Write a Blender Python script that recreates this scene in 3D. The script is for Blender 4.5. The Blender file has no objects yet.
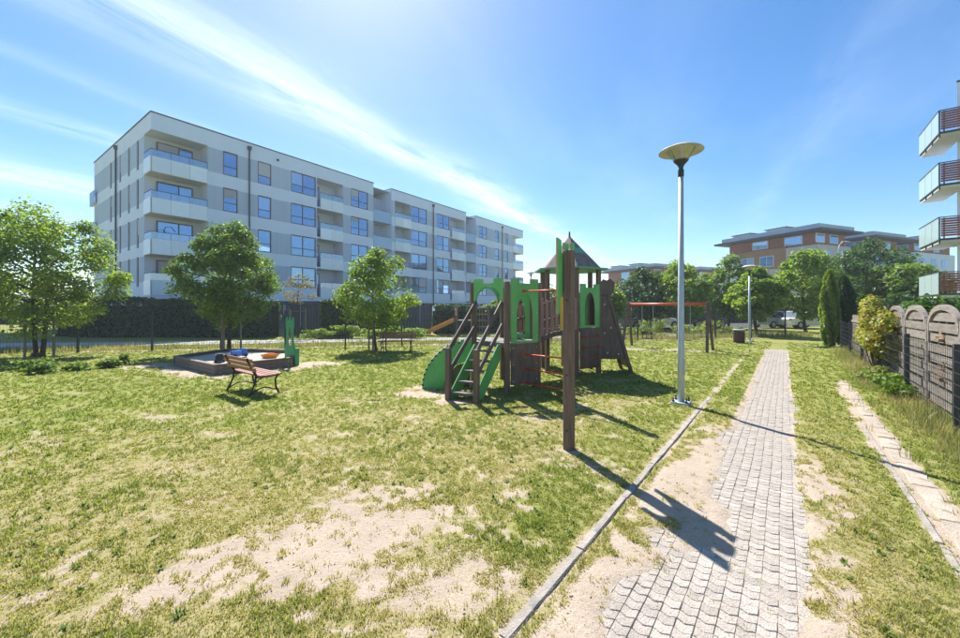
import bpy, bmesh, math, random
import numpy as np
from mathutils import Vector, Matrix
R = math.radians
random.seed(7)
scene = bpy.context.scene
col = scene.collection

# ------------------------------------------------------------------ camera
CAMH = 1.8
FPX = 392.0            # focal length in pixels of a 960 px wide frame
cam_d = bpy.data.cameras.new('camera')
cam_d.sensor_width = 36.0
cam_d.lens = FPX / 960 * 36
cam_d.shift_y = -11 / 960
cam_d.clip_start = 0.05
cam_d.clip_end = 3000
cam = bpy.data.objects.new('camera', cam_d)
col.objects.link(cam)
cam.location = (0, 0, CAMH)
cam.rotation_euler = (R(90), 0, 0)
scene.camera = cam

# ------------------------------------------------------------------ sky and sun
SUN_AZ = R(-18.5)      # clockwise from +Y
SUN_EL = R(49)
world = bpy.data.worlds.new('World')
scene.world = world
world.use_nodes = True
wn, wl = world.node_tree.nodes, world.node_tree.links
wn.clear()
def wnode(t, **k):
    n = wn.new(t)
    for a, b in k.items():
        setattr(n, a, b)
    return n
def wmath(op, a, b=None, c=None):
    n = wnode('ShaderNodeMath', operation=op)
    for i, v in enumerate((a, b, c)):
        if v is None:
            continue
        if isinstance(v, (int, float)):
            n.inputs[i].default_value = v
        else:
            wl.new(v, n.inputs[i])
    return n.outputs[0]
sky = wnode('ShaderNodeTexSky', sky_type='NISHITA')
sky.sun_disc = False
sky.sun_elevation = SUN_EL
sky.sun_rotation = SUN_AZ
sky.air_density = 1.0
sky.dust_density = 0.35
sky.ozone_density = 2.6
hsv = wnode('ShaderNodeHueSaturation')
hsv.inputs['Saturation'].default_value = 1.28
wl.new(sky.outputs[0], hsv.inputs['Color'])
tc = wnode('ShaderNodeTexCoord')
sep = wnode('ShaderNodeSeparateXYZ')
wl.new(tc.outputs['Generated'], sep.inputs[0])
zc = wmath('MAXIMUM', sep.outputs['Z'], 0.06)
qx = wmath('DIVIDE', sep.outputs['X'], zc)
qy = wmath('DIVIDE', sep.outputs['Y'], zc)
# high cirrus drifting along one wind direction, on a plane above the place
across = wmath('ADD', wmath('MULTIPLY', qx, .878), wmath('MULTIPLY', qy, -.478))
along = wmath('ADD', wmath('MULTIPLY', qx, .478), wmath('MULTIPLY', qy, .878))
def wnoise(sa, sl, scale, detail, rough, off):
    cv = wnode('ShaderNodeCombineXYZ')
    wl.new(wmath('MULTIPLY', across, sa), cv.inputs[0])
    wl.new(wmath('MULTIPLY', along, sl), cv.inputs[1])
    cv.inputs[2].default_value = off
    n = wnode('ShaderNodeTexNoise')
    n.inputs['Scale'].default_value = scale
    n.inputs['Detail'].default_value = detail
    n.inputs['Roughness'].default_value = rough
    n.inputs['Distortion'].default_value = .35
    wl.new(cv.outputs[0], n.inputs['Vector'])
    return n.outputs['Fac']
n_big = wnoise(.9, .32, 1.0, 6, .6, 3.1)
n_fine = wnoise(3.2, .7, 1.6, 7, .66, 8.4)
wob = wmath('MULTIPLY', wmath('SUBTRACT', wnoise(.3, .55, 1.2, 3, .5, 5.5), .5), .55)
acr = wmath('ADD', across, wob)
def band(c, w, amp):
    d = wmath('DIVIDE', wmath('SUBTRACT', acr, c), w)
    g = wmath('EXPONENT', wmath('MULTIPLY', wmath('MULTIPLY', d, d), -1.0))
    return wmath('MULTIPLY', g, amp)
bands = None
for c, w, a in ((-1.62, .2, .95), (-3.0, .13, .6), (-2.35, .08, .25), (-4.5, .45, .8), (-6.6, .8, .6), (.6, .1, .14), (2.9, .25, .25), (5.5, .6, .4)):
    b = band(c, w, a)
    bands = b if bands is None else wmath('ADD', bands, b)
fine = wnode('ShaderNodeMapRange')
fine.inputs['From Min'].default_value = .28
fine.inputs['From Max'].default_value = .62
wl.new(n_fine, fine.inputs['Value'])
cl1 = wmath('MULTIPLY', bands, fine.outputs[0])
bg = wnode('ShaderNodeMapRange')
bg.inputs['From Min'].default_value = .5
bg.inputs['From Max'].default_value = .85
bg.inputs['To Max'].default_value = .22
wl.new(n_big, bg.inputs['Value'])
cl = wmath('MINIMUM', wmath('ADD', cl1, bg.outputs[0]), .92)
lowf = wnode('ShaderNodeMapRange')       # the cloud sheet thins out towards the horizon
lowf.inputs['From Min'].default_value = .05
lowf.inputs['From Max'].default_value = .22
wl.new(sep.outputs['Z'], lowf.inputs['Value'])
cl = wmath('MULTIPLY', cl, lowf.outputs[0])
mix = wnode('ShaderNodeMix', data_type='RGBA')
wl.new(cl, mix.inputs['Factor'])
wl.new(hsv.outputs[0], mix.inputs['A'])
cs = wnode('ShaderNodeMix', data_type='RGBA', blend_type='ADD')
cs.inputs['Factor'].default_value = 1
cm = wnode('ShaderNodeMix', data_type='RGBA', blend_type='MULTIPLY')
cm.inputs['Factor'].default_value = 1
wl.new(hsv.outputs[0], cm.inputs['A'])
cm.inputs['B'].default_value = (.65, .65, .65, 1)
wl.new(cm.outputs['Result'], cs.inputs['A'])
cs.inputs['B'].default_value = (4.2, 4.3, 4.4, 1)
wl.new(cs.outputs['Result'], mix.inputs['B'])
bgn = wnode('ShaderNodeBackground')
bgn.inputs['Strength'].default_value = 0.058
wl.new(mix.outputs['Result'], bgn.inputs['Color'])
wo = wnode('ShaderNodeOutputWorld')
wl.new(bgn.outputs[0], wo.inputs['Surface'])

sun_d = bpy.data.lights.new('sun', 'SUN')
sun_d.energy = 3.2
sun_d.angle = R(0.53)
sun_d.color = (1, .972, .93)
sun = bpy.data.objects.new('sun', sun_d)
col.objects.link(sun)
to_sun = Vector((math.sin(SUN_AZ) * math.cos(SUN_EL), math.cos(SUN_AZ) * math.cos(SUN_EL), math.sin(SUN_EL)))
sun.rotation_euler = to_sun.to_track_quat('Z', 'Y').to_euler()
sun.location = to_sun * 60

vs = scene.view_settings
vs.view_transform = 'Standard'
vs.look = 'None'
vs.gamma = 1.0
vs.use_curve_mapping = False
vs.exposure = 1.66
scene.render.engine = 'CYCLES'
scene.cycles.max_bounces = 8
scene.cycles.transparent_max_bounces = 16
scene.render.resolution_x, scene.render.resolution_y = 1024, 681

# ------------------------------------------------------------------ materials
MATS = {}
def mat(name, c1, c2=None, rough=.7, scale=8, bump=0, bscale=None, metal=0, stretch=(1, 1, 1), detail=5, spec=.4, lo=.35, hi=.65, spots=None, vary=.1):
    """two colours of the thing itself mixed by noise, fine relief by bump"""
    if name in MATS:
        return MATS[name]
    m = bpy.data.materials.new(name)
    m.use_nodes = True
    nt = m.node_tree
    b = nt.nodes['Principled BSDF']
    b.inputs['Roughness'].default_value = rough
    b.inputs['Metallic'].default_value = metal
    b.inputs['Specular IOR Level'].default_value = spec
    c2 = c2 or tuple(x * .82 for x in c1)
    t = nt.nodes.new('ShaderNodeTexCoord')
    mp = nt.nodes.new('ShaderNodeMapping')
    mp.inputs['Scale'].default_value = stretch
    oi = nt.nodes.new('ShaderNodeObjectInfo')
    sc_ = nt.nodes.new('ShaderNodeVectorMath'); sc_.operation = 'SCALE'
    sc_.inputs[0].default_value = (37, 23, 51)
    nt.links.new(oi.outputs['Random'], sc_.inputs['Scale'])
    ad_ = nt.nodes.new('ShaderNodeVectorMath'); ad_.operation = 'ADD'
    nt.links.new(t.outputs['Object'], ad_.inputs[0]); nt.links.new(sc_.outputs[0], ad_.inputs[1])
    nt.links.new(ad_.outputs[0], mp.inputs[0])
    n = nt.nodes.new('ShaderNodeTexNoise')
    n.inputs['Scale'].default_value = scale
    n.inputs['Detail'].default_value = detail
    n.inputs['Roughness'].default_value = .62
    nt.links.new(mp.outputs[0], n.inputs['Vector'])
    r = nt.nodes.new('ShaderNodeMapRange')
    r.inputs['From Min'].default_value = lo
    r.inputs['From Max'].default_value = hi
    nt.links.new(n.outputs['Fac'], r.inputs['Value'])
    mx = nt.nodes.new('ShaderNodeMix')
    mx.data_type = 'RGBA'
    mx.inputs['A'].default_value = (*c1, 1)
    mx.inputs['B'].default_value = (*c2, 1)
    nt.links.new(r.outputs[0], mx.inputs['Factor'])
    out = mx.outputs['Result']
    hs = nt.nodes.new('ShaderNodeHueSaturation')
    vr = nt.nodes.new('ShaderNodeMapRange')
    vr.inputs['To Min'].default_value = 1 - vary
    vr.inputs['To Max'].default_value = 1 + vary
    nt.links.new(oi.outputs['Random'], vr.inputs['Value'])
    nt.links.new(vr.outputs[0], hs.inputs['Value'])
    nt.links.new(out, hs.inputs['Color'])
    out = hs.outputs[0]
    if spots:
        sc, colr, th = spots
        n2 = nt.nodes.new('ShaderNodeTexNoise')
        n2.inputs['Scale'].default_value = sc
        n2.inputs['Detail'].default_value = 6
        nt.links.new(t.outputs['Object'], n2.inputs['Vector'])
        r2 = nt.nodes.new('ShaderNodeMapRange')
        r2.inputs['From Min'].default_value = th
        r2.inputs['From Max'].default_value = th + .08
        nt.links.new(n2.outputs['Fac'], r2.inputs['Value'])
        m2 = nt.nodes.new('ShaderNodeMix')
        m2.data_type = 'RGBA'
        nt.links.new(r2.outputs[0], m2.inputs['Factor'])
        nt.links.new(out, m2.inputs['A'])
        m2.inputs['B'].default_value = (*colr, 1)
        out = m2.outputs['Result']
    nt.links.new(out, b.inputs['Base Color'])
    if bump:
        bn = nt.nodes.new('ShaderNodeTexNoise')
        bn.inputs['Scale'].default_value = bscale or scale * 4
        bn.inputs['Detail'].default_value = 6
        nt.links.new(mp.outputs[0], bn.inputs['Vector'])
        bp = nt.nodes.new('ShaderNodeBump')
        bp.inputs['Strength'].default_value = bump
        bp.inputs['Distance'].default_value = .02
        nt.links.new(bn.outputs['Fac'], bp.inputs['Height'])
        nt.links.new(bp.outputs[0], b.inputs['Normal'])
    MATS[name] = m
    return m

def glass_mat(name, tint=(.75, .87, .95), alpha=.35, gloss=.25, rough=.03):
    m = bpy.data.materials.new(name)
    m.use_nodes = True
    nt = m.node_tree
    nt.nodes.clear()
    tr = nt.nodes.new('ShaderNodeBsdfTransparent')
    tr.inputs[0].default_value = (*tint, 1)
    di = nt.nodes.new('ShaderNodeBsdfDiffuse')
    di.inputs[0].default_value = (*[x * .8 for x in tint], 1)
    gl = nt.nodes.new('ShaderNodeBsdfGlossy')
    gl.inputs['Roughness'].default_value = rough
    m1 = nt.nodes.new('ShaderNodeMixShader')
    m1.inputs[0].default_value = alpha
    nt.links.new(tr.outputs[0], m1.inputs[1])
    nt.links.new(di.outputs[0], m1.inputs[2])
    m2 = nt.nodes.new('ShaderNodeMixShader')
    m2.inputs[0].default_value = gloss
    nt.links.new(m1.outputs[0], m2.inputs[1])
    nt.links.new(gl.outputs[0], m2.inputs[2])
    o = nt.nodes.new('ShaderNodeOutputMaterial')
    nt.links.new(m2.outputs[0], o.inputs[0])
    return m

def pane_mat(name, dark=(.05, .09, .13), gloss=.45, refl=(.75, .87, 1)):
    m = bpy.data.materials.new(name)
    m.use_nodes = True
    nt = m.node_tree
    nt.nodes.clear()
    di = nt.nodes.new('ShaderNodeBsdfDiffuse')
    oi = nt.nodes.new('ShaderNodeObjectInfo')
    mx = nt.nodes.new('ShaderNodeMix')
    mx.data_type = 'RGBA'
    mx.inputs['A'].default_value = (*dark, 1)
    mx.inputs['B'].default_value = (.4, .46, .52, 1)
    pw = nt.nodes.new('ShaderNodeMath')
    pw.operation = 'POWER'
    pw.inputs[1].default_value = 3
    nt.links.new(oi.outputs['Random'], pw.inputs[0])
    nt.links.new(pw.outputs[0], mx.inputs['Factor'])
    nt.links.new(mx.outputs['Result'], di.inputs[0])
    gl = nt.nodes.new('ShaderNodeBsdfGlossy')
    gl.inputs['Roughness'].default_value = .02
    gl.inputs['Color'].default_value = (*refl, 1)
    t = nt.nodes.new('ShaderNodeTexCoord')
    n = nt.nodes.new('ShaderNodeTexNoise')
    n.inputs['Scale'].default_value = .5
    nt.links.new(t.outputs['Object'], n.inputs['Vector'])
    bp = nt.nodes.new('ShaderNodeBump')
    bp.inputs['Strength'].default_value = .06
    nt.links.new(n.outputs['Fac'], bp.inputs['Height'])
    nt.links.new(bp.outputs[0], gl.inputs['Normal'])
    m2 = nt.nodes.new('ShaderNodeMixShader')
    m2.inputs[0].default_value = gloss
    nt.links.new(di.outputs[0], m2.inputs[1])
    nt.links.new(gl.outputs[0], m2.inputs[2])
    o = nt.nodes.new('ShaderNodeOutputMaterial')
    nt.links.new(m2.outputs[0], o.inputs[0])
    return m

def leaf_mat(name, c1, c2, trans=.45, sat_t=(1.25, 1.35, .6), rough=.55):
    """leaf: colour by the per-leaf attribute 'tint', light passes through"""
    m = bpy.data.materials.new(name)
    m.use_nodes = True
    nt = m.node_tree
    nt.nodes.clear()
    at = nt.nodes.new('ShaderNodeAttribute')
    at.attribute_name = 'tint'
    mx = nt.nodes.new('ShaderNodeMix')
    mx.data_type = 'RGBA'
    mx.inputs['A'].default_value = (*c1, 1)
    mx.inputs['B'].default_value = (*c2, 1)
    nt.links.new(at.outputs['Fac'], mx.inputs['Factor'])
    b = nt.nodes.new('ShaderNodeBsdfPrincipled')
    b.inputs['Roughness'].default_value = rough
    b.inputs['Specular IOR Level'].default_value = .35
    nt.links.new(mx.outputs['Result'], b.inputs['Base Color'])
    mu = nt.nodes.new('ShaderNodeMix')
    mu.data_type = 'RGBA'
    mu.blend_type = 'MULTIPLY'
    mu.inputs['Factor'].default_value = 1
    nt.links.new(mx.outputs['Result'], mu.inputs['A'])
    mu.inputs['B'].default_value = (*[x * 1.25 for x in sat_t], 1)
    tr = nt.nodes.new('ShaderNodeBsdfTranslucent')
    nt.links.new(mu.outputs['Result'], tr.inputs[0])
    ms = nt.nodes.new('ShaderNodeMixShader')
    ms.inputs[0].default_value = trans
    nt.links.new(b.outputs[0], ms.inputs[1])
    nt.links.new(tr.outputs[0], ms.inputs[2])
    o = nt.nodes.new('ShaderNodeOutputMaterial')
    nt.links.new(ms.outputs[0], o.inputs[0])
    return m

M = dict(
    brown=mat('brown_board', (.155, .105, .082), (.09, .06, .047), .6, 9, .15, 60, stretch=(1, 1, .3)),
    post=mat('brown_post', (.22, .14, .1), (.11, .07, .05), .65, 9, .5, 40, stretch=(4, 4, .22), spots=(9, (.2, .15, .12), .68)),
    green=mat('green_board', (.14, .47, .125), (.1, .38, .095), .45, 2, .04, 80, spots=(14, (.2, .44, .2), .64)),
    greend=mat('green_sandbox_board', (.04, .3, .11), (.035, .26, .09), .45, 3),
    ply=mat('tan_board_edge', (.42, .31, .2), (.3, .21, .13), .75, 30, .2),
    pink=mat('pinkish_brown_plank', (.4, .21, .17), (.3, .15, .12), .65, 5, .15, 50, stretch=(1, 1, .3)),
    yellow=mat('yellow_plank', (.75, .42, .03), (.65, .35, .02), .5, 5),
    orange=mat('orange_steel', (.68, .1, .025), (.58, .08, .02), .4, 10),
    tread=mat('grey_tread', (.2, .175, .155), (.13, .115, .1), .75, 12, .3, 60),
    roofp=mat('roof_board', (.24, .17, .14), (.15, .1, .085), .65, 7, .1),
    roofg=mat('teal_green_board', (.12, .36, .22), (.09, .3, .18), .5, 4),
    blind=mat('roller_blind', (.5, .52, .55), (.42, .44, .47), .8, 6, .2, 30, stretch=(.1, .1, 6), vary=.25),
    bolt=mat('pale_bolt_cap', (.6, .5, .35), None, .5),
    galv=mat('galvanised_steel', (.46, .5, .52), (.36, .4, .42), .5, 25, .05, 60, metal=.25, stretch=(1, 1, .3)),
    black=mat('black_metal', (.018, .019, .021), (.028, .03, .032), .5, 20),
    anth=mat('anthracite_metal', (.03, .036, .04), (.045, .052, .056), .5, 15),
    shade=mat('cream_lamp_shade', (.55, .52, .42), (.38, .36, .28), .5, 6),
    conc=mat('concrete', (.4, .345, .285), (.27, .235, .195), .92, 9, .5, 70, spots=(5, (.2, .19, .17), .6)),
    benchw=mat('reddish_bench_slat', (.3, .1, .062), (.2, .065, .045), .5, 5, .2, 60, stretch=(.3, 4, 4)),
    benchb=mat('brown_bench_slat', (.36, .16, .085), (.27, .115, .06), .45, 5, .2, 60, stretch=(.3, 4, 4)),
    iron=mat('dark_cast_iron', (.02, .017, .016), (.032, .025, .022), .5, 15),
    sandwood=mat('sandbox_board', (.22, .16, .125), (.16, .115, .09), .7, 4, .25, 50, stretch=(.4, 4, 4)),
    sand=mat('sand', (.55, .47, .38), (.45, .38, .3), .95, 14, .6, 60),
    white=mat('white_render', (.71, .79, .92), (.67, .75, .89), .85, .8, .05, 40, stretch=(1, 1, .25), vary=.0),
    grey=mat('grey_siding', (.47, .55, .68), (.43, .51, .64), .85, 1.2, .05, 40, stretch=(3, 3, .12), vary=.03),
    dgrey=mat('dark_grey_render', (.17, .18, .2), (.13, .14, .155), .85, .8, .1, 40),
    warm=mat('warm_loggia_render', (.62, .66, .74), (.57, .61, .7), .85, .8, .05, 40),
    frame=mat('dark_brown_frame', (.13, .08, .066), (.1, .062, .052), .5, 10),
    pane=pane_mat('window_glass', (.03, .08, .14), .5, (.42, .66, .95)),
    panel=mat('white_balcony_panel', (.8, .88, .95), (.76, .84, .92), .35, 2),
    bglass=glass_mat('blue_balcony_glass', (.55, .75, .92), .3, .3),
    frost=glass_mat('frosted_blue_glass', (.45, .67, .9), .7, .2, .15),
    mint=glass_mat('mint_balcony_glass', (.72, .86, .84), .55, .22, .1),
    bowl=glass_mat('lamp_bowl_glass', (.9, .93, .95), .12, .18),
    slat=mat('red_brown_slat', (.3, .095, .05), (.2, .06, .034), .55, 6, .1, stretch=(.3, 3, 3)),
    slab=mat('balcony_slab', (.62, .6, .57), (.55, .53, .51), .85, 2, .1),
    brick=mat('orange_brick', (.4, .17, .105), (.33, .14, .085), .85, 2.2, .2),
    tan=mat('tan_brick', (.42, .24, .12), (.35, .2, .1), .85, 2, .2),
    stone=mat('pale_grey_cladding', (.56, .53, .51), (.5, .475, .46), .85, 1.2, .1),
    roof=mat('dark_roof_metal', (.055, .062, .075), (.075, .082, .095), .55, 2),
    roofl=mat('pale_roof_metal', (.42, .46, .52), (.36, .4, .46), .5, 1.5, metal=.2),
    fwood=mat('weathered_fence_board', (.285, .24, .2), (.175, .145, .12), .85, 6, .5, 45, stretch=(.5, .5, 5), spots=(4, (.16, .135, .115), .6)),
    bark=mat('bark', (.1, .075, .055), (.055, .042, .032), .9, 10, .8, 30, stretch=(1, 1, .3)),
    stake=mat('pale_stake', (.27, .215, .165), (.19, .15, .12), .85, 8, .3, stretch=(1, 1, .2)),
    stwood=mat('dark_slat_fence', (.075, .085, .1), (.055, .062, .075), .75, 4),
    asph=mat('asphalt', (.075, .075, .078), (.055, .055, .058), .9, 6, .3, 60),
    foot=mat('footpath', (.36, .35, .34), (.29, .28, .275), .92, 3, .2, 40),
    blue=mat('blue_plastic', (.03, .19, .6), (.025, .16, .52), .3, 4),
    oplast=mat('orange_plastic', (.85, .3, .03), (.75, .25, .02), .35, 4),
    tyre=mat('black_rubber', (.015, .015, .016), (.025, .025, .026), .8, 10),
    slideo=mat('orange_slide', (.7, .3, .05), (.6, .25, .04), .4, 3),
    carw=mat('white_car_paint', (.7, .71, .72), None, .3, 2, spec=.6),
    cars=mat('silver_car_paint', (.3, .33, .36), None, .3, 2, metal=.5),
    card=mat('dark_car_paint', (.04, .055, .085), None, .3, 2, spec=.6),
    carglass=pane_mat('car_glass', (.02, .025, .03), .25),
    lens=mat('car_lamp', (.75, .75, .72), None, .2, 3),
    brw=mat('bin_wood', (.11, .045, .03), (.08, .034, .024), .65, 5, .2),
    leafA=leaf_mat('leaf_mid_green', (.065, .125, .018), (.19, .265, .036)),
    leafB=leaf_mat('leaf_fresh_green', (.11, .185, .02), (.28, .35, .045)),
    leafC=leaf_mat('leaf_dark_green', (.03, .075, .02), (.085, .15, .03), .38),
    leafH=leaf_mat('hedge_leaf', (.035, .07, .022), (.08, .13, .035), .3),
    leafT=leaf_mat('thuja_leaf', (.11, .18, .022), (.25, .31, .04), .4),
    leafD=leaf_mat('dark_thuja_leaf', (.022, .055, .014), (.055, .1, .022), .28),
    leafY=leaf_mat('yellow_red_leaf', (.17, .24, .025), (.42, .4, .05), .42, (1.15, 1.1, .6)),
    leafR=leaf_mat('russet_leaf', (.2, .085, .035), (.32, .2, .05), .4, (1.2, 1.0, .6)),
    leafS=leaf_mat('straw_brown_leaf', (.17, .13, .04), (.3, .25, .06), .4, (1.15, 1.1, .6)),
    grass=leaf_mat('grass_blade', (.18, .235, .03), (.46, .385, .175), .42, (1.15, 1.2, .6), .6),
    weed=leaf_mat('weed_leaf', (.085, .15, .018), (.17, .235, .035), .4),
    tallg=leaf_mat('tall_grass_blade', (.12, .17, .03), (.4, .33, .17), .42, (1.15, 1.15, .7), .65),
)

# ------------------------------------------------------------------ mesh helpers
def tag(o, label=None, cat=None, group=None, kind=None):
    if label: o['label'] = label
    if cat: o['category'] = cat
    if group: o['group'] = group
    if kind: o['kind'] = kind
    return o

def link(name, me, parent=None, loc=None, rz=None):
    o = bpy.data.objects.new(name, me)
    col.objects.link(o)
    if parent: o.parent = parent
    if loc is not None: o.location = loc
    if rz is not None: o.rotation_euler = (0, 0, rz)
    return o

def thing(name, label, cat, loc=(0, 0, 0), rz=0, group=None, kind=None):
    o = link(name, None, None, loc, rz)
    return tag(o, label, cat, group, kind)

def copy_tree(o, parent=None):
    c = o.copy()
    col.objects.link(c)
    c.parent = parent
    for ch in [k for k in o.children]:
        copy_tree(ch, c)
    return c

class MB:
    def __init__(self):
        self.v = []; self.f = []; self.mi = []
    def add(self, vs, fs, mi=0):
        n = len(self.v)
        self.v += [tuple(p) for p in vs]
        self.f += [tuple(i + n for i in f) for f in fs]
        self.mi += [mi] * len(fs)
        return self
    def box(self, c, s, rz=0, ry=0, rx=0, mi=0):
        hx, hy, hz = s[0] / 2, s[1] / 2, s[2] / 2
        m = Matrix.Translation(c) @ Matrix.Rotation(rz, 4, 'Z') @ Matrix.Rotation(ry, 4, 'Y') @ Matrix.Rotation(rx, 4, 'X')
        p = [m @ Vector((x, y, z)) for z in (-hz, hz) for y in (-hy, hy) for x in (-hx, hx)]
        return self.add(p, [(0, 2, 3, 1), (4, 5, 7, 6), (0, 1, 5, 4), (2, 6, 7, 3), (0, 4, 6, 2), (1, 3, 7, 5)], mi)
    def bx(self, x0, x1, y0, y1, z0, z1, mi=0):
        return self.box(((x0 + x1) / 2, (y0 + y1) / 2, (z0 + z1) / 2), (x1 - x0, y1 - y0, z1 - z0), mi=mi)
    def bar(self, a, b, w, h, up=(0, 0, 1)):
        a, b = Vector(a), Vector(b)
        d = (b - a).normalized()
        up = Vector(up)
        if abs(d.dot(up)) > .98: up = Vector((1, 0, 0))
        s = d.cross(up).normalized()
        t = s.cross(d).normalized()
        p = []
        for q in (a, b):
            for i, j in ((-1, -1), (1, -1), (1, 1), (-1, 1)):
                p.append(q + s * (i * w / 2) + t * (j * h / 2))
        return self.add(p, [(0, 1, 2, 3), (7, 6, 5, 4), (0, 4, 5, 1), (1, 5, 6, 2), (2, 6, 7, 3), (3, 7, 4, 0)])
    def tube(self, pts, rads, n=8, cap=True):
        pts = [Vector(p) for p in pts]
        vs, fs = [], []
        for i, p in enumerate(pts):
            d = (pts[min(i + 1, len(pts) - 1)] - pts[max(i - 1, 0)]).normalized()
            a = Vector((1, 0, 0)) if abs(d.x) < .9 else Vector((0, 1, 0))
            s = d.cross(a).normalized()
            t = d.cross(s).normalized()
            for k in range(n):
                w = 2 * math.pi * k / n
                vs.append(p + (s * math.cos(w) + t * math.sin(w)) * rads[i])
        for i in range(len(pts) - 1):
            for k in range(n):
                k2 = (k + 1) % n
                fs.append((i * n + k, (i + 1) * n + k, (i + 1) * n + k2, i * n + k2))
        if cap:
            fs.append(tuple(range(n)))
            fs.append(tuple((len(pts) - 1) * n + k for k in reversed(range(n))))
        return self.add(vs, fs)
    def lathe(self, prof, n=24, c=(0, 0, 0)):
        vs, fs = [], []
        for r, z in prof:
            for k in range(n):
                w = 2 * math.pi * k / n
                vs.append((c[0] + r * math.cos(w), c[1] + r * math.sin(w), c[2] + z))
        for i in range(len(prof) - 1):
            for k in range(n):
                k2 = (k + 1) % n
                fs.append((i * n + k, i * n + k2, (i + 1) * n + k2, (i + 1) * n + k))
        return self.add(vs, fs)
    def build(self, name, m, parent=None, loc=None, rz=None, bevel=0, smooth=False, m2=None):
        me = bpy.data.meshes.new(name)
        me.from_pydata(self.v, [], self.f)
        me.materials.append(m)
        if m2: me.materials.append(m2)
        if any(self.mi): me.polygons.foreach_set('material_index', self.mi)
        bm = bmesh.new(); bm.from_mesh(me)
        bmesh.ops.recalc_face_normals(bm, faces=bm.faces)
        if bevel:
            bmesh.ops.bevel(bm, geom=[e for e in bm.edges if len(e.link_faces) == 2 and e.calc_face_angle(0) > .5], offset=bevel, segments=1, affect='EDGES')
        bm.to_mesh(me); bm.free()
        if smooth:
            me.polygons.foreach_set('use_smooth', [True] * len(me.polygons))
        return link(name, me, parent, loc, rz)

def board(name, outer, holes, th, m, medge, parent, org, xd, ud=(0, 0, 1)):
    """a flat board cut to an outline (with holes), thickness th; cut edges take medge"""
    org, xd, ud = Vector(org), Vector(xd).normalized(), Vector(ud).normalized()
    nd = xd.cross(ud).normalized()
    bm = bmesh.new()
    edges = []
    for loop in [outer] + list(holes):
        vs = [bm.verts.new(org + xd * p[0] + ud * p[1] - nd * th / 2) for p in loop]
        for i in range(len(vs)):
            edges.append(bm.edges.new((vs[i], vs[(i + 1) % len(vs)])))
    bmesh.ops.triangle_fill(bm, use_beauty=True, use_dissolve=False, edges=edges)
    base = list(bm.faces)
    ext = bmesh.ops.extrude_face_region(bm, geom=base)
    bmesh.ops.translate(bm, verts=[g for g in ext['geom'] if isinstance(g, bmesh.types.BMVert)], vec=nd * th)
    for f in base:
        if not f.is_valid: continue
    bmesh.ops.recalc_face_normals(bm, faces=bm.faces)
    for f in bm.faces:
        f.normal_update()
        f.material_index = 0 if abs(f.normal.dot(nd)) > .7 else 1
    me = bpy.data.meshes.new(name)
    bm.to_mesh(me); bm.free()
    me.materials.append(m); me.materials.append(medge)
    return link(name, me, parent)

def arc(cx, cz, r, a0, a1, n=10):
    return [(cx + r * math.cos(R(a0 + (a1 - a0) * i / n)), cz + r * math.sin(R(a0 + (a1 - a0) * i / n))) for i in range(n + 1)]

def gothic(cx, z0, w, zs, zt, n=6):
    """pointed arch opening: width w, springing at zs, apex at zt"""
    pts = [(cx - w / 2, z0)]
    h = zt - zs
    for i in range(n + 1):
        t = i / n
        pts.append((cx - w / 2 * math.cos(t * math.pi / 2) ** .85, zs + h * math.sin(t * math.pi / 2) ** 1.15))
    for i in range(n - 1, -1, -1):
        t = i / n
        pts.append((cx + w / 2 * math.cos(t * math.pi / 2) ** .85, zs + h * math.sin(t * math.pi / 2) ** 1.15))
    pts.append((cx + w / 2, z0))
    return pts

# ------------------------------------------------------------------ noise in plain numpy
def _hash(ix, iy, seed):
    h = (ix.astype(np.int64) * 374761393 + iy.astype(np.int64) * 668265263 + seed * 1442695041) & 0xffffffff
    h = ((h ^ (h >> 13)) * 1274126177) & 0xffffffff
    return ((h ^ (h >> 16)) & 0xffff) / 65535.0
def vnoise(x, y, seed=0):
    ix, iy = np.floor(x), np.floor(y)
    fx, fy = x - ix, y - iy
    fx, fy = fx * fx * (3 - 2 * fx), fy * fy * (3 - 2 * fy)
    a = _hash(ix, iy, seed); b = _hash(ix + 1, iy, seed); c = _hash(ix, iy + 1, seed); d = _hash(ix + 1, iy + 1, seed)
    return (a * (1 - fx) + b * fx) * (1 - fy) + (c * (1 - fx) + d * fx) * fy
def fbm(x, y, seed=0, oct=4, gain=.5):
    s = np.zeros_like(x); a = 1.0; t = 0
    for o in range(oct):
        s = s + a * vnoise(x * 2 ** o + 17.3 * o, y * 2 ** o - 9.1 * o, seed + o)
        t += a; a *= gain
    return s / t
def sst(e0, e1, x):
    t = np.clip((x - e0) / (e1 - e0), 0, 1)
    return t * t * (3 - 2 * t)

# ------------------------------------------------------------------ places
TH = R(37.9)                                   # the path leaves the camera 37.9 degrees to the right
PS, PC = math.sin(TH), math.cos(TH)
def W(a, lat, z=0.0):                          # along the path, to its right -> world
    return Vector((PS * a + PC * lat, PC * a - PS * lat, z))
def toP(x, y):
    return PS * x + PC * y, PC * x - PS * y    # a, lat
PRZ = math.atan2(PC, PS)                       # rotation that turns local x into the path direction
def at(u, v=None, Y=None):
    """ground point seen at a spot of the photograph, or the point at distance Y"""
    D = Y if Y is not None else CAMH * FPX / (v - 308.0)
    return Vector(((u - 480) / FPX * D, D, 0))
def zat(v, Y):
    return CAMH + (308.0 - v) / FPX * Y

FA, FB = Vector((-13.7, 16.3)), Vector((19.0, 24.0))     # line of the wire fence at the back of the playground
FD = (FB - FA).normalized()
FN = Vector((-FD.y, FD.x))
def fence_off(x, y):
    return (x - FA.x) * FN.x + (y - FA.y) * FN.y

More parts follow.
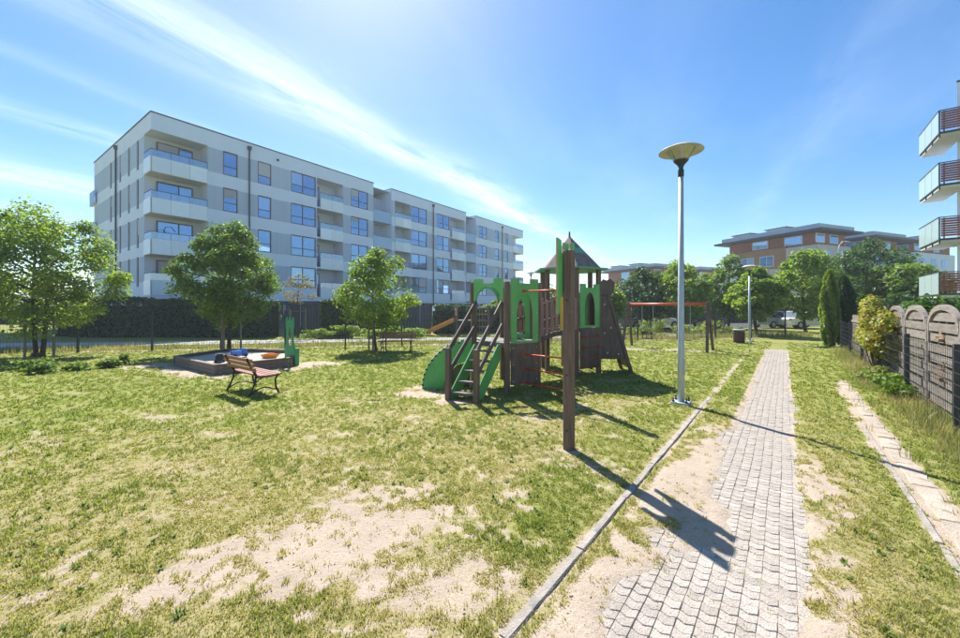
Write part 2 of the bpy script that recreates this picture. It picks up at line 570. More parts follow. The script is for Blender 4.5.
# ------------------------------------------------------------------ ground
PATCH = [  # bare, trodden patches: x, y, rx, ry, rot, strength
    (-1.25, 2.95, .7, .42, 20, .95), (-.7, 3.3, .5, .25, 10, .8), (-1.9, 2.6, .5, .22, 20, .7), (-1.2, 3.8, .5, .14, 0, .5),
    (-3.8, 5.6, .8, .22, 8, .5), (-3.3, 4.4, .6, .2, -5, .45), (-4.6, 4.9, .5, .2, 0, .35), (-2.6, 3.5, .6, .25, 20, .45),
    (-.2, 2.55, .5, .28, 10, .55), (-1.05, 8.15, .75, .33, -8, 1.1), (-.55, 7.55, .5, .25, 0, .9), (-1.2, 8.9, .55, .3, 0, .7),
    (-8.0, 10.9, 2.3, .45, -30, .9), (-6.0, 11.2, 1.4, .4, 45, .8), (-5.4, 12.6, .8, .7, 0, .9), (-10.2, 12.2, .8, .7, 0, .8),
    (6.9, 17.2, 1.6, .35, -30, .9), (8.6, 16.6, 1.2, .35, -30, .9), (3.2, 9.7, .5, .3, 0, .45), (1.14, 4.96, .2, .14, 0, .9),
    (1.9, 7.3, .25, .15, 0, .6), (-9.2, 8.3, 2.2, .25, 3, .4), (-7.5, 6.3, 1.2, .2, 5, .35), (-4.45, 8.6, .6, .3, -30, .45),
    (-5.2, 3.2, 1.0, .3, 10, .4), (3.4, 12.2, .7, .4, 0, .5),
]
def bare_mask(x, y):
    a, lat = toP(x, y)
    n1 = fbm(x * .9, y * .9, 11, 5, .55)
    n2 = fbm(x * 3.1, y * 3.1, 23, 4, .6)
    n3 = fbm(x * 11, y * 11, 37, 3, .6)
    b = np.zeros_like(x)
    for px, py, rx, ry, rot, st in PATCH:
        c, s = math.cos(R(rot)), math.sin(R(rot))
        dx, dy = x - px, y - py
        d = np.hypot((dx * c + dy * s) / rx, (-dx * s + dy * c) / ry) + (n2 - .5) * 1.9 + (n3 - .5) * 1.1
        b = np.maximum(b, st * (1 - sst(.2, 1.6, d)))
    # thin lawn near the camera, left of the kerb
    thin = (1 - sst(3.0, 8.5, np.hypot(x, y))) * sst(1.05, 1.5, -lat)
    b = np.maximum(b, thin * sst(.45, .64, n1 * .38 + n2 * .35 + n3 * .3) * .72)
    dry = (1 - sst(8, 14, np.hypot(x, y))) * sst(1.05, 1.5, -lat)
    b = np.maximum(b, dry * sst(.48, .7, n2 * .5 + n1 * .3 + n3 * .25) * .5)
    # sand blown over the left half of the paving
    reach = 1 - sst(5.0, 8.2, a + (n1 - .5) * 2)
    left = sst(-1.16, -1.02, lat) * (1 - sst(-.5, -.25, lat + (n1 - .5) * .5))
    sandy = sst(.36, .52, n1 * .4 + n2 * .6 + .12 * sst(-1.1, -.6, lat))
    b = np.maximum(b, left * reach * np.maximum(sandy, .18))
    # worn shoulder right of the paving
    rs = sst(-.2, .05, lat) * (1 - sst(.3, .62, lat + (n1 - .5) * .5)) * (1 - sst(4.6, 8.0, a))
    b = np.maximum(b, rs * sst(.38, .6, n2 * .6 + n3 * .45) * .85)
    # the paving bed itself
    b = np.maximum(b, sst(-.72, -.62, lat) * (1 - sst(.06, .16, lat)) * sst(-1, 0, a) * (1 - sst(21, 21.5, a)))
    # trodden line beside the buried slabs
    g = np.abs(lat - 1.07 + (n1 - .5) * .12)
    b = np.maximum(b, (1 - sst(.06, .26, g + (n2 - .5) * .2)) * sst(1.2, 2.2, a) * (1 - sst(11, 14, a)) * .95)
    b = np.maximum(b, (1 - sst(.02, .12, np.abs(lat + 1.2) + (n2 - .5) * .12)) * .6 * (1 - sst(16, 22, a)))
    # dry strip along the back fence
    fo = fence_off(x, y)
    b = np.maximum(b, (1 - sst(.1, .55, np.abs(fo - .35) + (n1 - .5) * .8)) * .7)
    return np.clip(b, 0, 1)
def lush_mask(x, y):
    a, lat = toP(x, y)
    n = fbm(x * .8, y * .8, 151, 4, .6)
    l = sst(5.2, 10, np.hypot(x, y) + (n - .5) * 4)
    right = sst(.5, .9, lat) * sst(2.4, 5.5, a)
    kerbside = (1 - sst(.25, .7, np.abs(lat + 1.75) + (n - .5) * .6)) * sst(1.5, 3.0, a)
    return np.clip(np.maximum(np.maximum(l, right * .85), kerbside * .7) * (.75 + .5 * n), 0, 1)
def ground_z(x, y):
    a, lat = toP(x, y)
    z = (fbm(x * .5, y * .5, 5, 3) - .5) * .05 * sst(1.5, 3, np.abs(lat + .4)) + (fbm(x * 6, y * 6, 9, 3) - .5) * .018
    n = (fbm(x * 1.6, y * 1.6, 61, 4) - .5)
    n2 = (fbm(x * 7, y * 7, 67, 3) - .5)
    edge_l = -.6 + n * .75 * (1 - sst(6, 10, a)) + n * .12 - .26 * (1 - sst(1.6, 3.4, a)) + n2 * .16
    edge_r = .12 + n * .35 + n2 * .14
    inside = sst(-.06, .07, lat - edge_l) * (1 - sst(-.07, .06, lat - edge_r)) * sst(-1, 0, a) * (1 - sst(21.2, 21.5, a))
    flat = sst(-1.15, -1.0, lat) * (1 - sst(.5, .7, lat))
    z = z * (1 - .6 * flat) + .012 * flat
    return z * (1 - inside) + (-.0075 + n2 * .011) * inside
def spaced(lo, hi, fine_lo, fine_hi, step, grow):
    s = list(np.arange(fine_lo, fine_hi + step / 2, step))
    d = step
    while s[-1] < hi:
        d *= grow; s.append(min(s[-1] + d, hi))
    d = step; pre = []
    p = fine_lo
    while p > lo:
        d *= grow; p = max(p - d, lo); pre.append(p)
    return np.array(pre[::-1] + s)
la = spaced(-700, 900, .4, 8.5, .045, 1.035)
ll = spaced(-900, 700, -5.0, 2.3, .045, 1.04)
LA, LL = np.meshgrid(la, ll, indexing='ij')
gx = PS * LA + PC * LL
gy = PC * LA - PS * LL
gz = ground_z(gx, gy)
gb = bare_mask(gx, gy)
far = np.hypot(gx, gy) > 60
gz[far] = 0
nA, nL = LA.shape
idx = np.arange(nA * nL).reshape(nA, nL)
quads = np.stack([idx[:-1, :-1], idx[1:, :-1], idx[1:, 1:], idx[:-1, 1:]], -1).reshape(-1, 4)
def np_mesh(name, verts, faces, m, attrs=None, parent=None, smooth=False):
    me = bpy.data.meshes.new(name)
    k = faces.shape[1]
    me.vertices.add(len(verts)); me.vertices.foreach_set('co', verts.astype(np.float32).ravel())
    me.loops.add(faces.size); me.loops.foreach_set('vertex_index', faces.astype(np.int32).ravel())
    me.polygons.add(len(faces)); me.polygons.foreach_set('loop_start', np.arange(0, faces.size, k, dtype=np.int32))
    if smooth: me.polygons.foreach_set('use_smooth', np.ones(len(faces), dtype=bool))
    me.update(calc_edges=True)
    for an, av in (attrs or {}).items():
        at_ = me.attributes.new(an, 'FLOAT', 'POINT')
        at_.data.foreach_set('value', av.astype(np.float32).ravel())
    me.materials.append(m)
    return link(name, me, parent)

def ground_mat():
    m = bpy.data.materials.new('lawn_and_soil')
    m.use_nodes = True
    nt = m.node_tree; N = nt.nodes; L = nt.links
    b = N['Principled BSDF']
    b.inputs['Roughness'].default_value = .95
    b.inputs['Specular IOR Level'].default_value = .15
    tcn = N.new('ShaderNodeTexCoord')
    def noise(s, d, r=.6):
        n = N.new('ShaderNodeTexNoise')
        n.inputs['Scale'].default_value = s; n.inputs['Detail'].default_value = d; n.inputs['Roughness'].default_value = r
        L.new(tcn.outputs['Object'], n.inputs['Vector'])
        return n.outputs['Fac']
    def mr(x, a, c, lo=0, hi=1):
        n = N.new('ShaderNodeMapRange')
        n.inputs['From Min'].default_value = a; n.inputs['From Max'].default_value = c
        n.inputs['To Min'].default_value = lo; n.inputs['To Max'].default_value = hi
        L.new(x, n.inputs['Value']); return n.outputs[0]
    def mixc(f, a, c):
        n = N.new('ShaderNodeMix'); n.data_type = 'RGBA'
        L.new(f, n.inputs['Factor'])
        for k, v in (('A', a), ('B', c)):
            if isinstance(v, tuple): n.inputs[k].default_value = (*v, 1)
            else: L.new(v, n.inputs[k])
        return n.outputs['Result']
    def ma(op, a, c):
        n = N.new('ShaderNodeMath'); n.operation = op
        for i, v in enumerate((a, c)):
            if isinstance(v, (int, float)): n.inputs[i].default_value = v
            else: L.new(v, n.inputs[i])
        return n.outputs[0]
    at_ = N.new('ShaderNodeAttribute'); at_.attribute_name = 'bare'
    lu = N.new('ShaderNodeAttribute'); lu.attribute_name = 'lush'
    th_ = mixc(mr(noise(5.5, 6, .7), .38, .62), (.37, .29, .155), (.26, .23, .08))
    gr_ = mixc(mr(noise(.45, 5), .36, .64), (.165, .2, .03), (.235, .25, .05))
    g = mixc(lu.outputs['Fac'], th_, gr_)
    g = mixc(mr(noise(2.2, 6, .65), .46, .74), g, (.34, .295, .125))
    g = mixc(mr(noise(28, 5, .7), .5, .68), g, (.14, .16, .025))
    g = mixc(mr(noise(9, 5, .7), .54, .74, 0, .75), g, (.4, .335, .18))
    s = mixc(mr(noise(3.3, 6), .35, .65), (.47, .375, .28), (.39, .31, .23))
    s = mixc(mr(noise(60, 4, .7), .5, .72), s, (.3, .245, .19))
    s = mixc(mr(noise(15, 5, .7), .6, .72, 0, .7), s, (.5, .42, .335))
    fac = ma('ADD', at_.outputs['Fac'], ma('ADD', ma('MULTIPLY', ma('SUBTRACT', noise(24, 6, .75), .5), 1.0), ma('MULTIPLY', ma('SUBTRACT', noise(95, 4, .7), .5), .9)))
    f = mr(fac, .34, .56)
    L.new(mixc(f, g, s), b.inputs['Base Color'])
    bp = N.new('ShaderNodeBump'); bp.inputs['Strength'].default_value = .7; bp.inputs['Distance'].default_value = .02
    L.new(ma('ADD', noise(38, 6, .7), ma('MULTIPLY', noise(140, 3), .4)), bp.inputs['Height'])
    L.new(bp.outputs[0], b.inputs['Normal'])
    return m
M['ground'] = ground_mat()
ground = np_mesh('ground', np.stack([gx, gy, gz], -1).reshape(-1, 3), quads, M['ground'], {'bare': gb, 'lush': lush_mask(gx, gy)}, smooth=True)
tag(ground, 'patchy short lawn with bare sandy soil patches', None, None, 'structure')

# ------------------------------------------------------------------ paved path, kerb, slabs
paver_m = mat('paver_concrete', (.45, .39, .325), (.34, .295, .245), .92, 9, .6, 90, spots=(30, (.29, .25, .205), .6), vary=.13)
def paver_mesh():
    """wavy concrete paver, about 0.114 across and 0.098 along the path"""
    w, l = .0909, .0752
    top, n = [], 6
    for i in range(n + 1):
        t = i / n
        top.append((w * (t - .5), -l / 2 - .010 * math.cos(2 * math.pi * (t - .5))))
    far_ = [(p[0], p[1] + l) for p in reversed(top)]
    ring = top + far_
    c = Vector((0, 0))
    vs = [(x, y, -.05) for x, y in ring] + [(x, y, -.006) for x, y in ring] + [(x * .93, y * .91, 0) for x, y in ring]
    k = len(ring)
    fs = []
    for s in range(2):
        for i in range(k):
            j = (i + 1) % k
            fs.append((s * k + i, s * k + j, (s + 1) * k + j, (s + 1) * k + i))
    h = n + 1
    for i in range(n):
        fs.append((2 * k + i, 2 * k + i + 1, 2 * k + k - 2 - i, 2 * k + k - 1 - i))
    return vs, fs
pvs, pfs = paver_mesh()
path = thing('path', 'narrow path of wavy grey concrete pavers between lawns', None, (0, 0, 0), 0, None, 'structure')
pm = bpy.data.meshes.new('paver'); pm.from_pydata(pvs, [], pfs); pm.materials.append(paver_m)
rng = np.random.default_rng(4)
pl = []
rows = int(21.2 / .0785)
for i in range(rows):
    for j in range(14):
        a = .25 + i * .0785 + rng.normal(0, .0012)
        lat = -1.0 + j * .092 + rng.normal(0, .0012) + .004 * math.sin(i * .21)
        pl.append((a, lat, rng.normal(0, .0014) + .003 * math.sin(a * 1.7 + lat * 3), rng.normal(0, .008), rng.normal(0, .009), rng.normal(0, .012)))
def vis_rank(p):
    w = W(p[0], p[1])
    if w.y < 1.9 or abs(w.x / w.y) > 1.25: return 1e6
    cover = 0 if -.62 < p[1] < .12 else 3
    return w.length + cover
order = sorted(range(len(pl)), key=lambda i: vis_rank(pl[i]))
single = set(order[:300])
rest = MB()
for i, (a, lat, dz, rx, ry, rz) in enumerate(pl):
    w = W(a, lat, dz)
    # local: x across (to the right), y along the path
    mtx = Matrix.Translation(w) @ Matrix.Rotation(PRZ - math.pi / 2 + rz, 4, 'Z') @ Matrix.Rotation(rx, 4, 'X') @ Matrix.Rotation(ry, 4, 'Y')
    if i in single:
        o = link('paver', pm, path)
        o.matrix_local = mtx
    else:
        rest.add([mtx @ Vector(v) for v in pvs], pfs)
me = bpy.data.meshes.new('paver_field'); me.from_pydata(rest.v, [], rest.f); me.materials.append(paver_m)
tag(link('paver_field', me, path), kind='stuff')

kerb = thing('kerb', 'thin concrete kerb between lawn and sandy path', None, (0, 0, 0), 0, None, 'structure')
for i in range(23):
    a0 = -.25 + i * 1.0
    rr = random.Random(i)
    b = MB()
    sink = .018 if a0 < 6 else max(.0, .018 - (a0 - 6) * .004)
    n = 6
    vs = []
    for k in range(n + 1):
        x = .006 + .988 * k / n
        j = rr.uniform(-.0015, .0015)
        for yy, zz in ((-.033 + j, -.12), (.033 + j, -.12), (.033 + j, sink - .01), (.025 + j, sink + rr.uniform(-.002, .002)), (-.025 + j, sink + rr.uniform(-.002, .002)), (-.033 + j, sink - .01)):
            vs.append((x, yy, zz))
    fs = []
    for k in range(n):
        for q in range(6):
            fs.append((k * 6 + q, k * 6 + (q + 1) % 6, (k + 1) * 6 + (q + 1) % 6, (k + 1) * 6 + q))
    fs += [tuple(range(6)), tuple(n * 6 + q for q in reversed(range(6)))]
    b.add(vs, fs)
    o = b.build('kerbstone', M['conc'], kerb, W(a0, -1.2 + rr.uniform(-.004, .004), rr.uniform(-.005, .004)), PRZ + rr.uniform(-.005, .005))

slab_m = mat('worn_slab', (.45, .37, .285), (.34, .28, .215), .95, 6, .6, 60, spots=(7, (.27, .22, .17), .58))
gut = thing('slab_strip', 'strip of worn sunken concrete slabs in grass beside the fence', None, (0, 0, 0), 0, None, 'structure')
a0 = 1.6
i = 0
while a0 < 12.5:
    rr = random.Random(100 + i); i += 1
    L_ = rr.uniform(.45, .8)
    b = MB()
    n = 5
    wv = rr.uniform(.13, .18)
    lo = [(L_ * k / n, -wv / 2 + rr.uniform(-.018, .018)) for k in range(n + 1)]
    hi = [(L_ * k / n, wv / 2 + rr.uniform(-.018, .018)) for k in range(n, -1, -1)]
    ring = lo + hi
    k = len(ring)
    b.add([(x, y, -.08) for x, y in ring] + [(x, y, 0) for x, y in ring] + [(x + (.008 if x < .01 else -.008 if x > L_ - .01 else 0), y * .93, .008) for x, y in ring],
          [(q, (q + 1) % k, k + (q + 1) % k, k + q) for q in range(k)] + [(k + q, k + (q + 1) % k, 2 * k + (q + 1) % k, 2 * k + q) for q in range(k)] +
          [(2 * k + q, 2 * k + q + 1, 2 * k + k - 2 - q, 2 * k + k - 1 - q) for q in range(n)])
    b.build('slab', slab_m, gut, W(a0, 1.1 + rr.uniform(-.015, .015), .004 + rr.uniform(-.007, .006)), PRZ + rr.uniform(-.02, .02))
    a0 += L_ + rr.uniform(.015, .08)
# thin sunken edging stone left of the slabs
b = MB()
for i in range(9):
    rr = random.Random(300 + i)
    a0 = 1.5 + i * .75
    p, q = W(a0, .93 + rr.uniform(-.008, .008), -.02), W(a0 + .73, .93 + rr.uniform(-.008, .008), -.02)
    MB().bar(p, q, .045, .07 + rr.uniform(-.01, .01)).build('edging_stone', M['conc'], gut)

# footpath behind the back fence and the street beyond
def sheet(name, pts, z, m, label):
    me = bpy.data.meshes.new(name)
    me.from_pydata([(x, y, z) for x, y in pts], [], [tuple(range(len(pts)))])
    me.materials.append(m)
    return tag(link(name, me), label, None, None, 'structure')
def foff(t, off):
    p = FA + FD * t + FN * off
    return (p.x, p.y)
sheet('footpath', [foff(-40, 3.9), foff(31, 1.7), foff(31, 3.1), foff(-4, 5.1), foff(-11, 6.0), foff(-16, 9.5), foff(-22, 13), foff(-48, 14)], .03, M['foot'], 'pale footpath behind the wire fence')
sheet('street', [(4, 31), (60, 45), (58, 53), (2, 39)], .035, M['asph'], 'asphalt street beyond the playground fence')

# ------------------------------------------------------------------ grass
def blades(px, py, pz, n_per, length, width, seed, tint_bias, lean=.55, spread=.02):
    rg = np.random.default_rng(seed)
    n = len(px)
    k = n_per
    X = np.repeat(px, k); Y = np.repeat(py, k); Z = np.repeat(pz, k)
    Ln = np.repeat(length, k) * rg.uniform(.5, 1.25, n * k)
    Wd = np.repeat(width, k) * rg.uniform(.7, 1.3, n * k)
    sp = np.repeat(np.broadcast_to(spread, px.shape), k)
    th = rg.uniform(0, 2 * np.pi, n * k)
    rad = sp * np.sqrt(rg.uniform(0, 1, n * k))
    X = X + rad * np.cos(th); Y = Y + rad * np.sin(th)
    az = th + rg.normal(0, .9, n * k)
    le = np.abs(rg.normal(lean, .3, n * k))
    dx, dy = np.cos(az), np.sin(az)
    sx, sy = -dy, dx
    h1 = Ln * .55
    v0 = np.stack([X - sx * Wd / 2, Y - sy * Wd / 2, Z - .004], -1)
    v1 = np.stack([X + sx * Wd / 2, Y + sy * Wd / 2, Z - .004], -1)
    mx_ = X + dx * h1 * np.sin(le * .6); my_ = Y + dy * h1 * np.sin(le * .6); mz_ = Z + h1 * np.cos(le * .6)
    v2 = np.stack([mx_ + sx * Wd * .4, my_ + sy * Wd * .4, mz_], -1)
    v3 = np.stack([mx_ - sx * Wd * .4, my_ - sy * Wd * .4, mz_], -1)
    e = le * 1.5
    v4 = np.stack([mx_ + dx * Ln * .45 * np.sin(e), my_ + dy * Ln * .45 * np.sin(e), mz_ + Ln * .45 * np.cos(e)], -1)
    V = np.stack([v0, v1, v2, v3, v4], 1).reshape(-1, 3)
    base = np.arange(n * k) * 5
    T = np.concatenate([np.stack([base, base + 1, base + 2], -1), np.stack([base, base + 2, base + 3], -1), np.stack([base + 3, base + 2, base + 4], -1)])
    tint = np.clip(np.repeat(tint_bias, k) + rg.normal(0, .22, n * k), 0, 1)
    return V, T, np.repeat(tint, 5)
rg = np.random.default_rng(21)
def sample_polar(r0, r1, dens, ang=1.02):
    pts = []
    # density dens(r) per square metre, inverse transform by rejection
    rr = np.linspace(r0, r1, 400)
    pdf = dens(rr) * rr
    cdf = np.concatenate([[0], np.cumsum((pdf[1:] + pdf[:-1]) / 2 * np.diff(rr))])
    n = int(cdf[-1] * 2 * ang)
    r = np.interp(rg.uniform(0, cdf[-1], n), cdf, rr)
    t = rg.uniform(-ang, ang, n)
    return r * np.sin(t), r * np.cos(t), r
x, y, r = sample_polar(1.6, 26, lambda q: np.minimum(1500, 15000 / q ** 2))
bm_ = bare_mask(x, y)
a_, l_ = toP(x, y)
fine_n = fbm(x * 8, y * 8, 71, 4, .7)
clump = fbm(x * 3.5, y * 3.5, 83, 4, .65)
keep = (bm_ + (fine_n - .5) * 1.8 < .48)
on_path = (l_ > -.55) & (l_ < .1)
keep &= ~(on_path & (rg.uniform(0, 1, len(x)) > .03))
keep |= (rg.uniform(0, 1, len(x)) < .05)
keep &= ~((np.abs(l_ + 1.2) < .045) & (a_ < 9))
keep &= ~((np.abs(l_ - 1.1) < .09) & (a_ < 12.5) & (a_ > 1.6) & (rg.uniform(0, 1, len(x)) < .93))
keep &= ~((np.abs(np.cross(np.array([.614, .789]), np.stack([x + 7.8, y - 12.9], -1))) < 1.1) & (np.hypot(x + 7.8, y - 12.9) < 1.9))
x, y, r, bm_, clump = x[keep], y[keep], r[keep], bm_[keep], clump[keep]
a_, l_ = toP(x, y)
z = ground_z(x, y)
lush = sst(.42, .7, clump)
ln = (.014 + .016 * lush + .008 * lush_mask(x, y)) * (1 + .25 * rg.normal(0, 1, len(x)).clip(-1, 1)) * (1 + np.minimum(r, 14) * .03)
ln *= np.where(on_path[keep], .5, 1)
ln *= np.where(rg.uniform(0, 1, len(x)) < .05, 1.7, 1)
wd = .0019 * (1 + r * .6)
tb = .52 - .26 * lush - .3 * lush_mask(x, y) + .5 * (fbm(x * 1.3, y * 1.3, 133, 3) - .5) + bm_ * .8 
tb += .2 * (1 - sst(.2, 1.2, l_)) * sst(-1.1, -.6, l_)
V, T, ti = blades(x, y, z, 10, ln, wd, 5, np.clip(tb, .05, .95), .62, .018 + .006 * r / 4)
tag(np_mesh('grass', V, T, M['grass'], {'tint': ti}), 'short lawn grass with straw coloured blades among bare soil', 'grass', None, 'stuff')

# broad-leaved rosettes in the lawn
wx, wy, wr = sample_polar(1.8, 12, lambda q: np.minimum(16, 80 / q))
kw = (bare_mask(wx, wy) < .35) & (fbm(wx * .9, wy * .9, 201, 3) > .5)
ww, wl_ = toP(wx, wy)
kw &= ~((wl_ > -1.15) & (wl_ < .2))
wx, wy = wx[kw], wy[kw]
V, T, ti = blades(wx, wy, ground_z(wx, wy) + .006, 9, np.full(len(wx), .04), np.full(len(wx), .014), 15, np.full(len(wx), .35), 1.15, .012)
tag(np_mesh('lawn_weeds', V, T, M['weed'], {'tint': ti}), 'small broad-leaved weeds scattered through the lawn', 'weeds', None, 'stuff')
# crumbs of soil and small stones on the bare patches
cx, cy, cr = sample_polar(1.7, 9, lambda q: np.minimum(900, 5200 / q ** 2))
kc = bare_mask(cx, cy) + rg.normal(0, .15, len(cx)) > .45
cx, cy, cr = cx[kc], cy[kc], cr[kc]
cs_ = rg.gamma(1.6, .0009, len(cx)) * (1 + cr * .08) + .0009
oct_ = np.array([[1, 0, 0], [0, 1, 0], [-1, 0, 0], [0, -1, 0], [0, 0, .7], [0, 0, -.7]])
of = np.array([[0, 1, 4], [1, 2, 4], [2, 3, 4], [3, 0, 4], [1, 0, 5], [2, 1, 5], [3, 2, 5], [0, 3, 5]])
jit = rg.uniform(.6, 1.3, (len(cx), 6, 1))
V = np.stack([cx, cy, ground_z(cx, cy) + cs_ * .3], -1)[:, None, :] + oct_[None] * jit * cs_[:, None, None]
T = (of[None] + 6 * np.arange(len(cx))[:, None, None]).reshape(-1, 3)
crumb = mat('soil_crumb', (.44, .36, .275), (.3, .245, .19), .95, 3, 0, lo=.3, hi=.7)
tag(np_mesh('soil_crumbs', V.reshape(-1, 3), T, crumb), 'crumbs of dry soil and grit on the bare patches', 'gravel', None, 'stuff')

# tall dry grass along the garden fence and the back fence
tx, ty, tl = [], [], []
for i in range(1900):
    a = rg.uniform(6.2, 22); lat = 1.93 + rg.normal(0, .16) - abs(rg.normal(0, .1))
    if lat > 2.05: continue
    p = W(a, lat); tx.append(p.x); ty.append(p.y); tl.append(rg.uniform(.05, .3) * (1.25 if rg.uniform() < .15 else .8))
for i in range(420):
    a = rg.uniform(6.2, 16); lat = 1.93 - abs(rg.normal(0, .35))
    p = W(a, lat); tx.append(p.x); ty.append(p.y); tl.append(rg.uniform(.06, .2))
tx, ty, tl = np.array(tx), np.array(ty), np.array(tl)
V, T, ti = blades(tx, ty, np.zeros_like(tx), 9, tl, .0045 + tl * .01, 6, np.clip(-.25 + 1.25 * fbm(tx * 1.1, ty * 1.1, 91, 3), .02, .95), .35, .06)
tag(np_mesh('tall_grass', V, T, M['tallg'], {'tint': ti}), 'tall dry grass growing along the foot of the arched wooden fence', 'grass', None, 'stuff')
t = rg.uniform(-14, 36, 2600)
off = rg.normal(.9, .6, 2600)
P_ = np.stack([FA.x + FD.x * t + FN.x * off, FA.y + FD.y * t + FN.y * off], -1)
tl = rg.uniform(.1, .32, 2600) * np.where(P_[:, 0] > 6, 1.5, 1)
V, T, ti = blades(P_[:, 0], P_[:, 1], np.zeros(2600), 8, tl, np.full(2600, .016), 8, np.clip(.1 + .75 * fbm(P_[:, 0] * .7, P_[:, 1] * .7, 95, 3), .05, .9), .35, .15)
tag(np_mesh('meadow_grass', V, T, M['tallg'], {'tint': ti}), 'unmown meadow grass along the back wire fence', 'grass', None, 'stuff')

# ------------------------------------------------------------------ castle climbing frame
CS = .82                                     # side of the hexagonal towers
def hexv(c, k, r=CS):                        # corner k: 0 = towards the camera, then to the right
    a = R(180 - 60 * k)
    return Vector((c[0] + r * math.sin(a), c[1] + r * math.cos(a)))
C1, C2 = (.57, 9.12), (2.58, 11.30)
Z1, Z2 = 1.05, 1.25
castle = thing('castle_playset', 'green and brown castle climbing frame with two towers and plank bridge', 'playset', (C1[0], C1[1], 0))
CO = Vector((C1[0], C1[1], 0))
def cl_(p, z=0):                             # world plan point -> local to the castle
    return Vector((p[0] - CO.x, p[1] - CO.y, z))
def post(x, y, z0, z1, w=.11, name='post', m=None, parent=castle, rz=R(15)):
    return MB().box((x, y, (z0 + z1) / 2), (w, w, z1 - z0), rz).build(name, m or M['post'], parent, bevel=.008)
def merlon_top(w, z0, z1, zlow):
    """outline of a crenellated board of width w"""
    return [(0, z0), (w, z0), (w, z1), (w * .7, z1), (w * .7, zlow), (w * .3, zlow), (w * .3, z1), (0, z1)]
def face_frame(c, k):
    a, b = hexv(c, k), hexv(c, k + 1)
    d = (b - a).normalized()
    o = Vector((d.y, -d.x))                  # outward
    return a, b, d, o
def wall_board(name, c, k, outer, holes, m, inset=.05, off=.075, th=.022, edge=None):
    a, b, d, o = face_frame(c, k)
    org = cl_(a + d * inset + o * off)
    return board(name, outer, holes, th, m, edge or M['ply'], castle, org, (d.x, d.y, 0))
def bolts(parent, c, k, pts, off=.09):
    a, b, d, o = face_frame(c, k)
    for q, z in pts:
        p = cl_(a + d * q + o * off, z)
        MB().tube([p - Vector((o.x, o.y, 0)) * .012, p + Vector((o.x, o.y, 0)) * .012], [.016, .012], 8).build('bolt_cap', M['bolt'], parent)
FWD = CS - .1
# tower one: posts
for k in range(6):
    p = cl_(hexv(C1, k))
    post(p.x, p.y, -.05, 2.36 if k in (0, 5, 1) else 2.3)
def platform(c, z, name='platform'):
    b = MB()
    vs = [cl_(hexv(c, k, CS - .05), z) for k in range(6)]
    vs2 = [cl_(hexv(c, k, CS - .05), z - .09) for k in range(6)]
    b.add(vs + vs2, [tuple(range(6)), tuple(range(11, 5, -1))] + [(k, 6 + k, 6 + (k + 1) % 6, (k + 1) % 6) for k in range(6)])
    return b.build(name, M['tread'], castle)
platform(C1, Z1)
platform(C2, Z2)
# face 5 (between corner 5 and 0): arch over the stairs
def arch_header(c, k, zb, zt, zl, drop=.36):
    w = FWD
    out = [(0, zb), (.05, zb)] + [(w / 2 + (w / 2 - .05) * math.cos(R(180 - 180 * i / 14)), zb + drop * math.sin(R(180 * i / 14))) for i in range(1, 14)] + [(w - .05, zb), (w, zb), (w, zt), (w * .68, zt), (w * .68, zl), (w * .32, zl), (w * .32, zt), (0, zt)]
    return wall_board('arch_board', c, k, out, [], M['green'])
arch_header(C1, 5, 1.92, 2.43, 2.33)
arch_header(C1, 3, 1.92, 2.43, 2.33)
# face 0: gothic window board above, brown board below
gw = wall_board('window_board', C1, 0, merlon_top(FWD, Z1 + .01, 2.43, 2.33), [gothic(FWD / 2, Z1 + .05, .42, 1.65, 2.12)], M['green'])
lo1 = wall_board('lower_board', C1, 0, [(0, .17), (FWD, .17), (FWD, Z1 - .005), (0, Z1 - .005)], [], M['brown'], edge=M['brown'])
bolts(lo1, C1, 0, [(.1, .25), (.1, .6), (.1, .95), (CS - .1, .25), (CS - .1, .6), (CS - .1, .95)])
bolts(gw, C1, 0, [(.1, 1.2), (.1, 1.7), (CS - .1, 1.2), (CS - .1, 1.7)])
# faces 2 .. at the back, small arches seen through the front arch
wall_board('back_board', C1, 2, merlon_top(FWD, Z1 + .01, 2.4, 2.3), [gothic(FWD / 2, Z1 + .1, .36, 1.6, 2.05)], M['green'])
wall_board('back_board', C1, 1, merlon_top(FWD, Z1 + .01, 1.75, 1.75), [], M['green'])
w = FWD
wall_board('side_board', C1, 4, [(0, Z1 + .9)] + [(w / 2 - .24 * math.cos(R(180 * i / 12)), 1.78 + .3 * math.sin(R(180 * i / 12))) for i in range(13)][0:0] + [(w, Z1 + .9), (w, 2.43), (w * .68, 2.43), (w * .68, 2.33), (w * .32, 2.33), (w * .32, 2.43), (0, 2.43)], [], M['green'])
# stairs from face 5
a, b, d, o = face_frame(C1, 5)
run = 1.12
top_l, top_r = a + d * .09 + o * .06, b - d * .09 + o * .06
ft = o * run
for q, (pt, sgn) in enumerate(((top_l, -1), (top_r, 1))):
    p = cl_(pt + ft - o * .06 + d * .0)
    np_ = post(p.x, p.y, -.05, 1.02, .1, 'newel_post', rz=R(-30))
    # green stringer as a cut board
    xd = (ft.x, ft.y, 0)
    st = board('stringer', [(0.02, Z1 - .34), (0.02, Z1 - .02), (.12, Z1 - .02), (run - .12, .2), (run - .12, 0), (run - .34, 0)], [], .022, M['green'], M['green'], castle, cl_(pt + d * (.04 * -sgn)), xd)
    for zt, zb, hh in ((2.0, .96, .1), (1.5, .52, .1)):
        MB().bar(cl_(pt - o * .02, zt - .06), cl_(pt + ft - o * .06, zb), .035, hh).build('handrail', M['brown'], castle, bevel=.006)
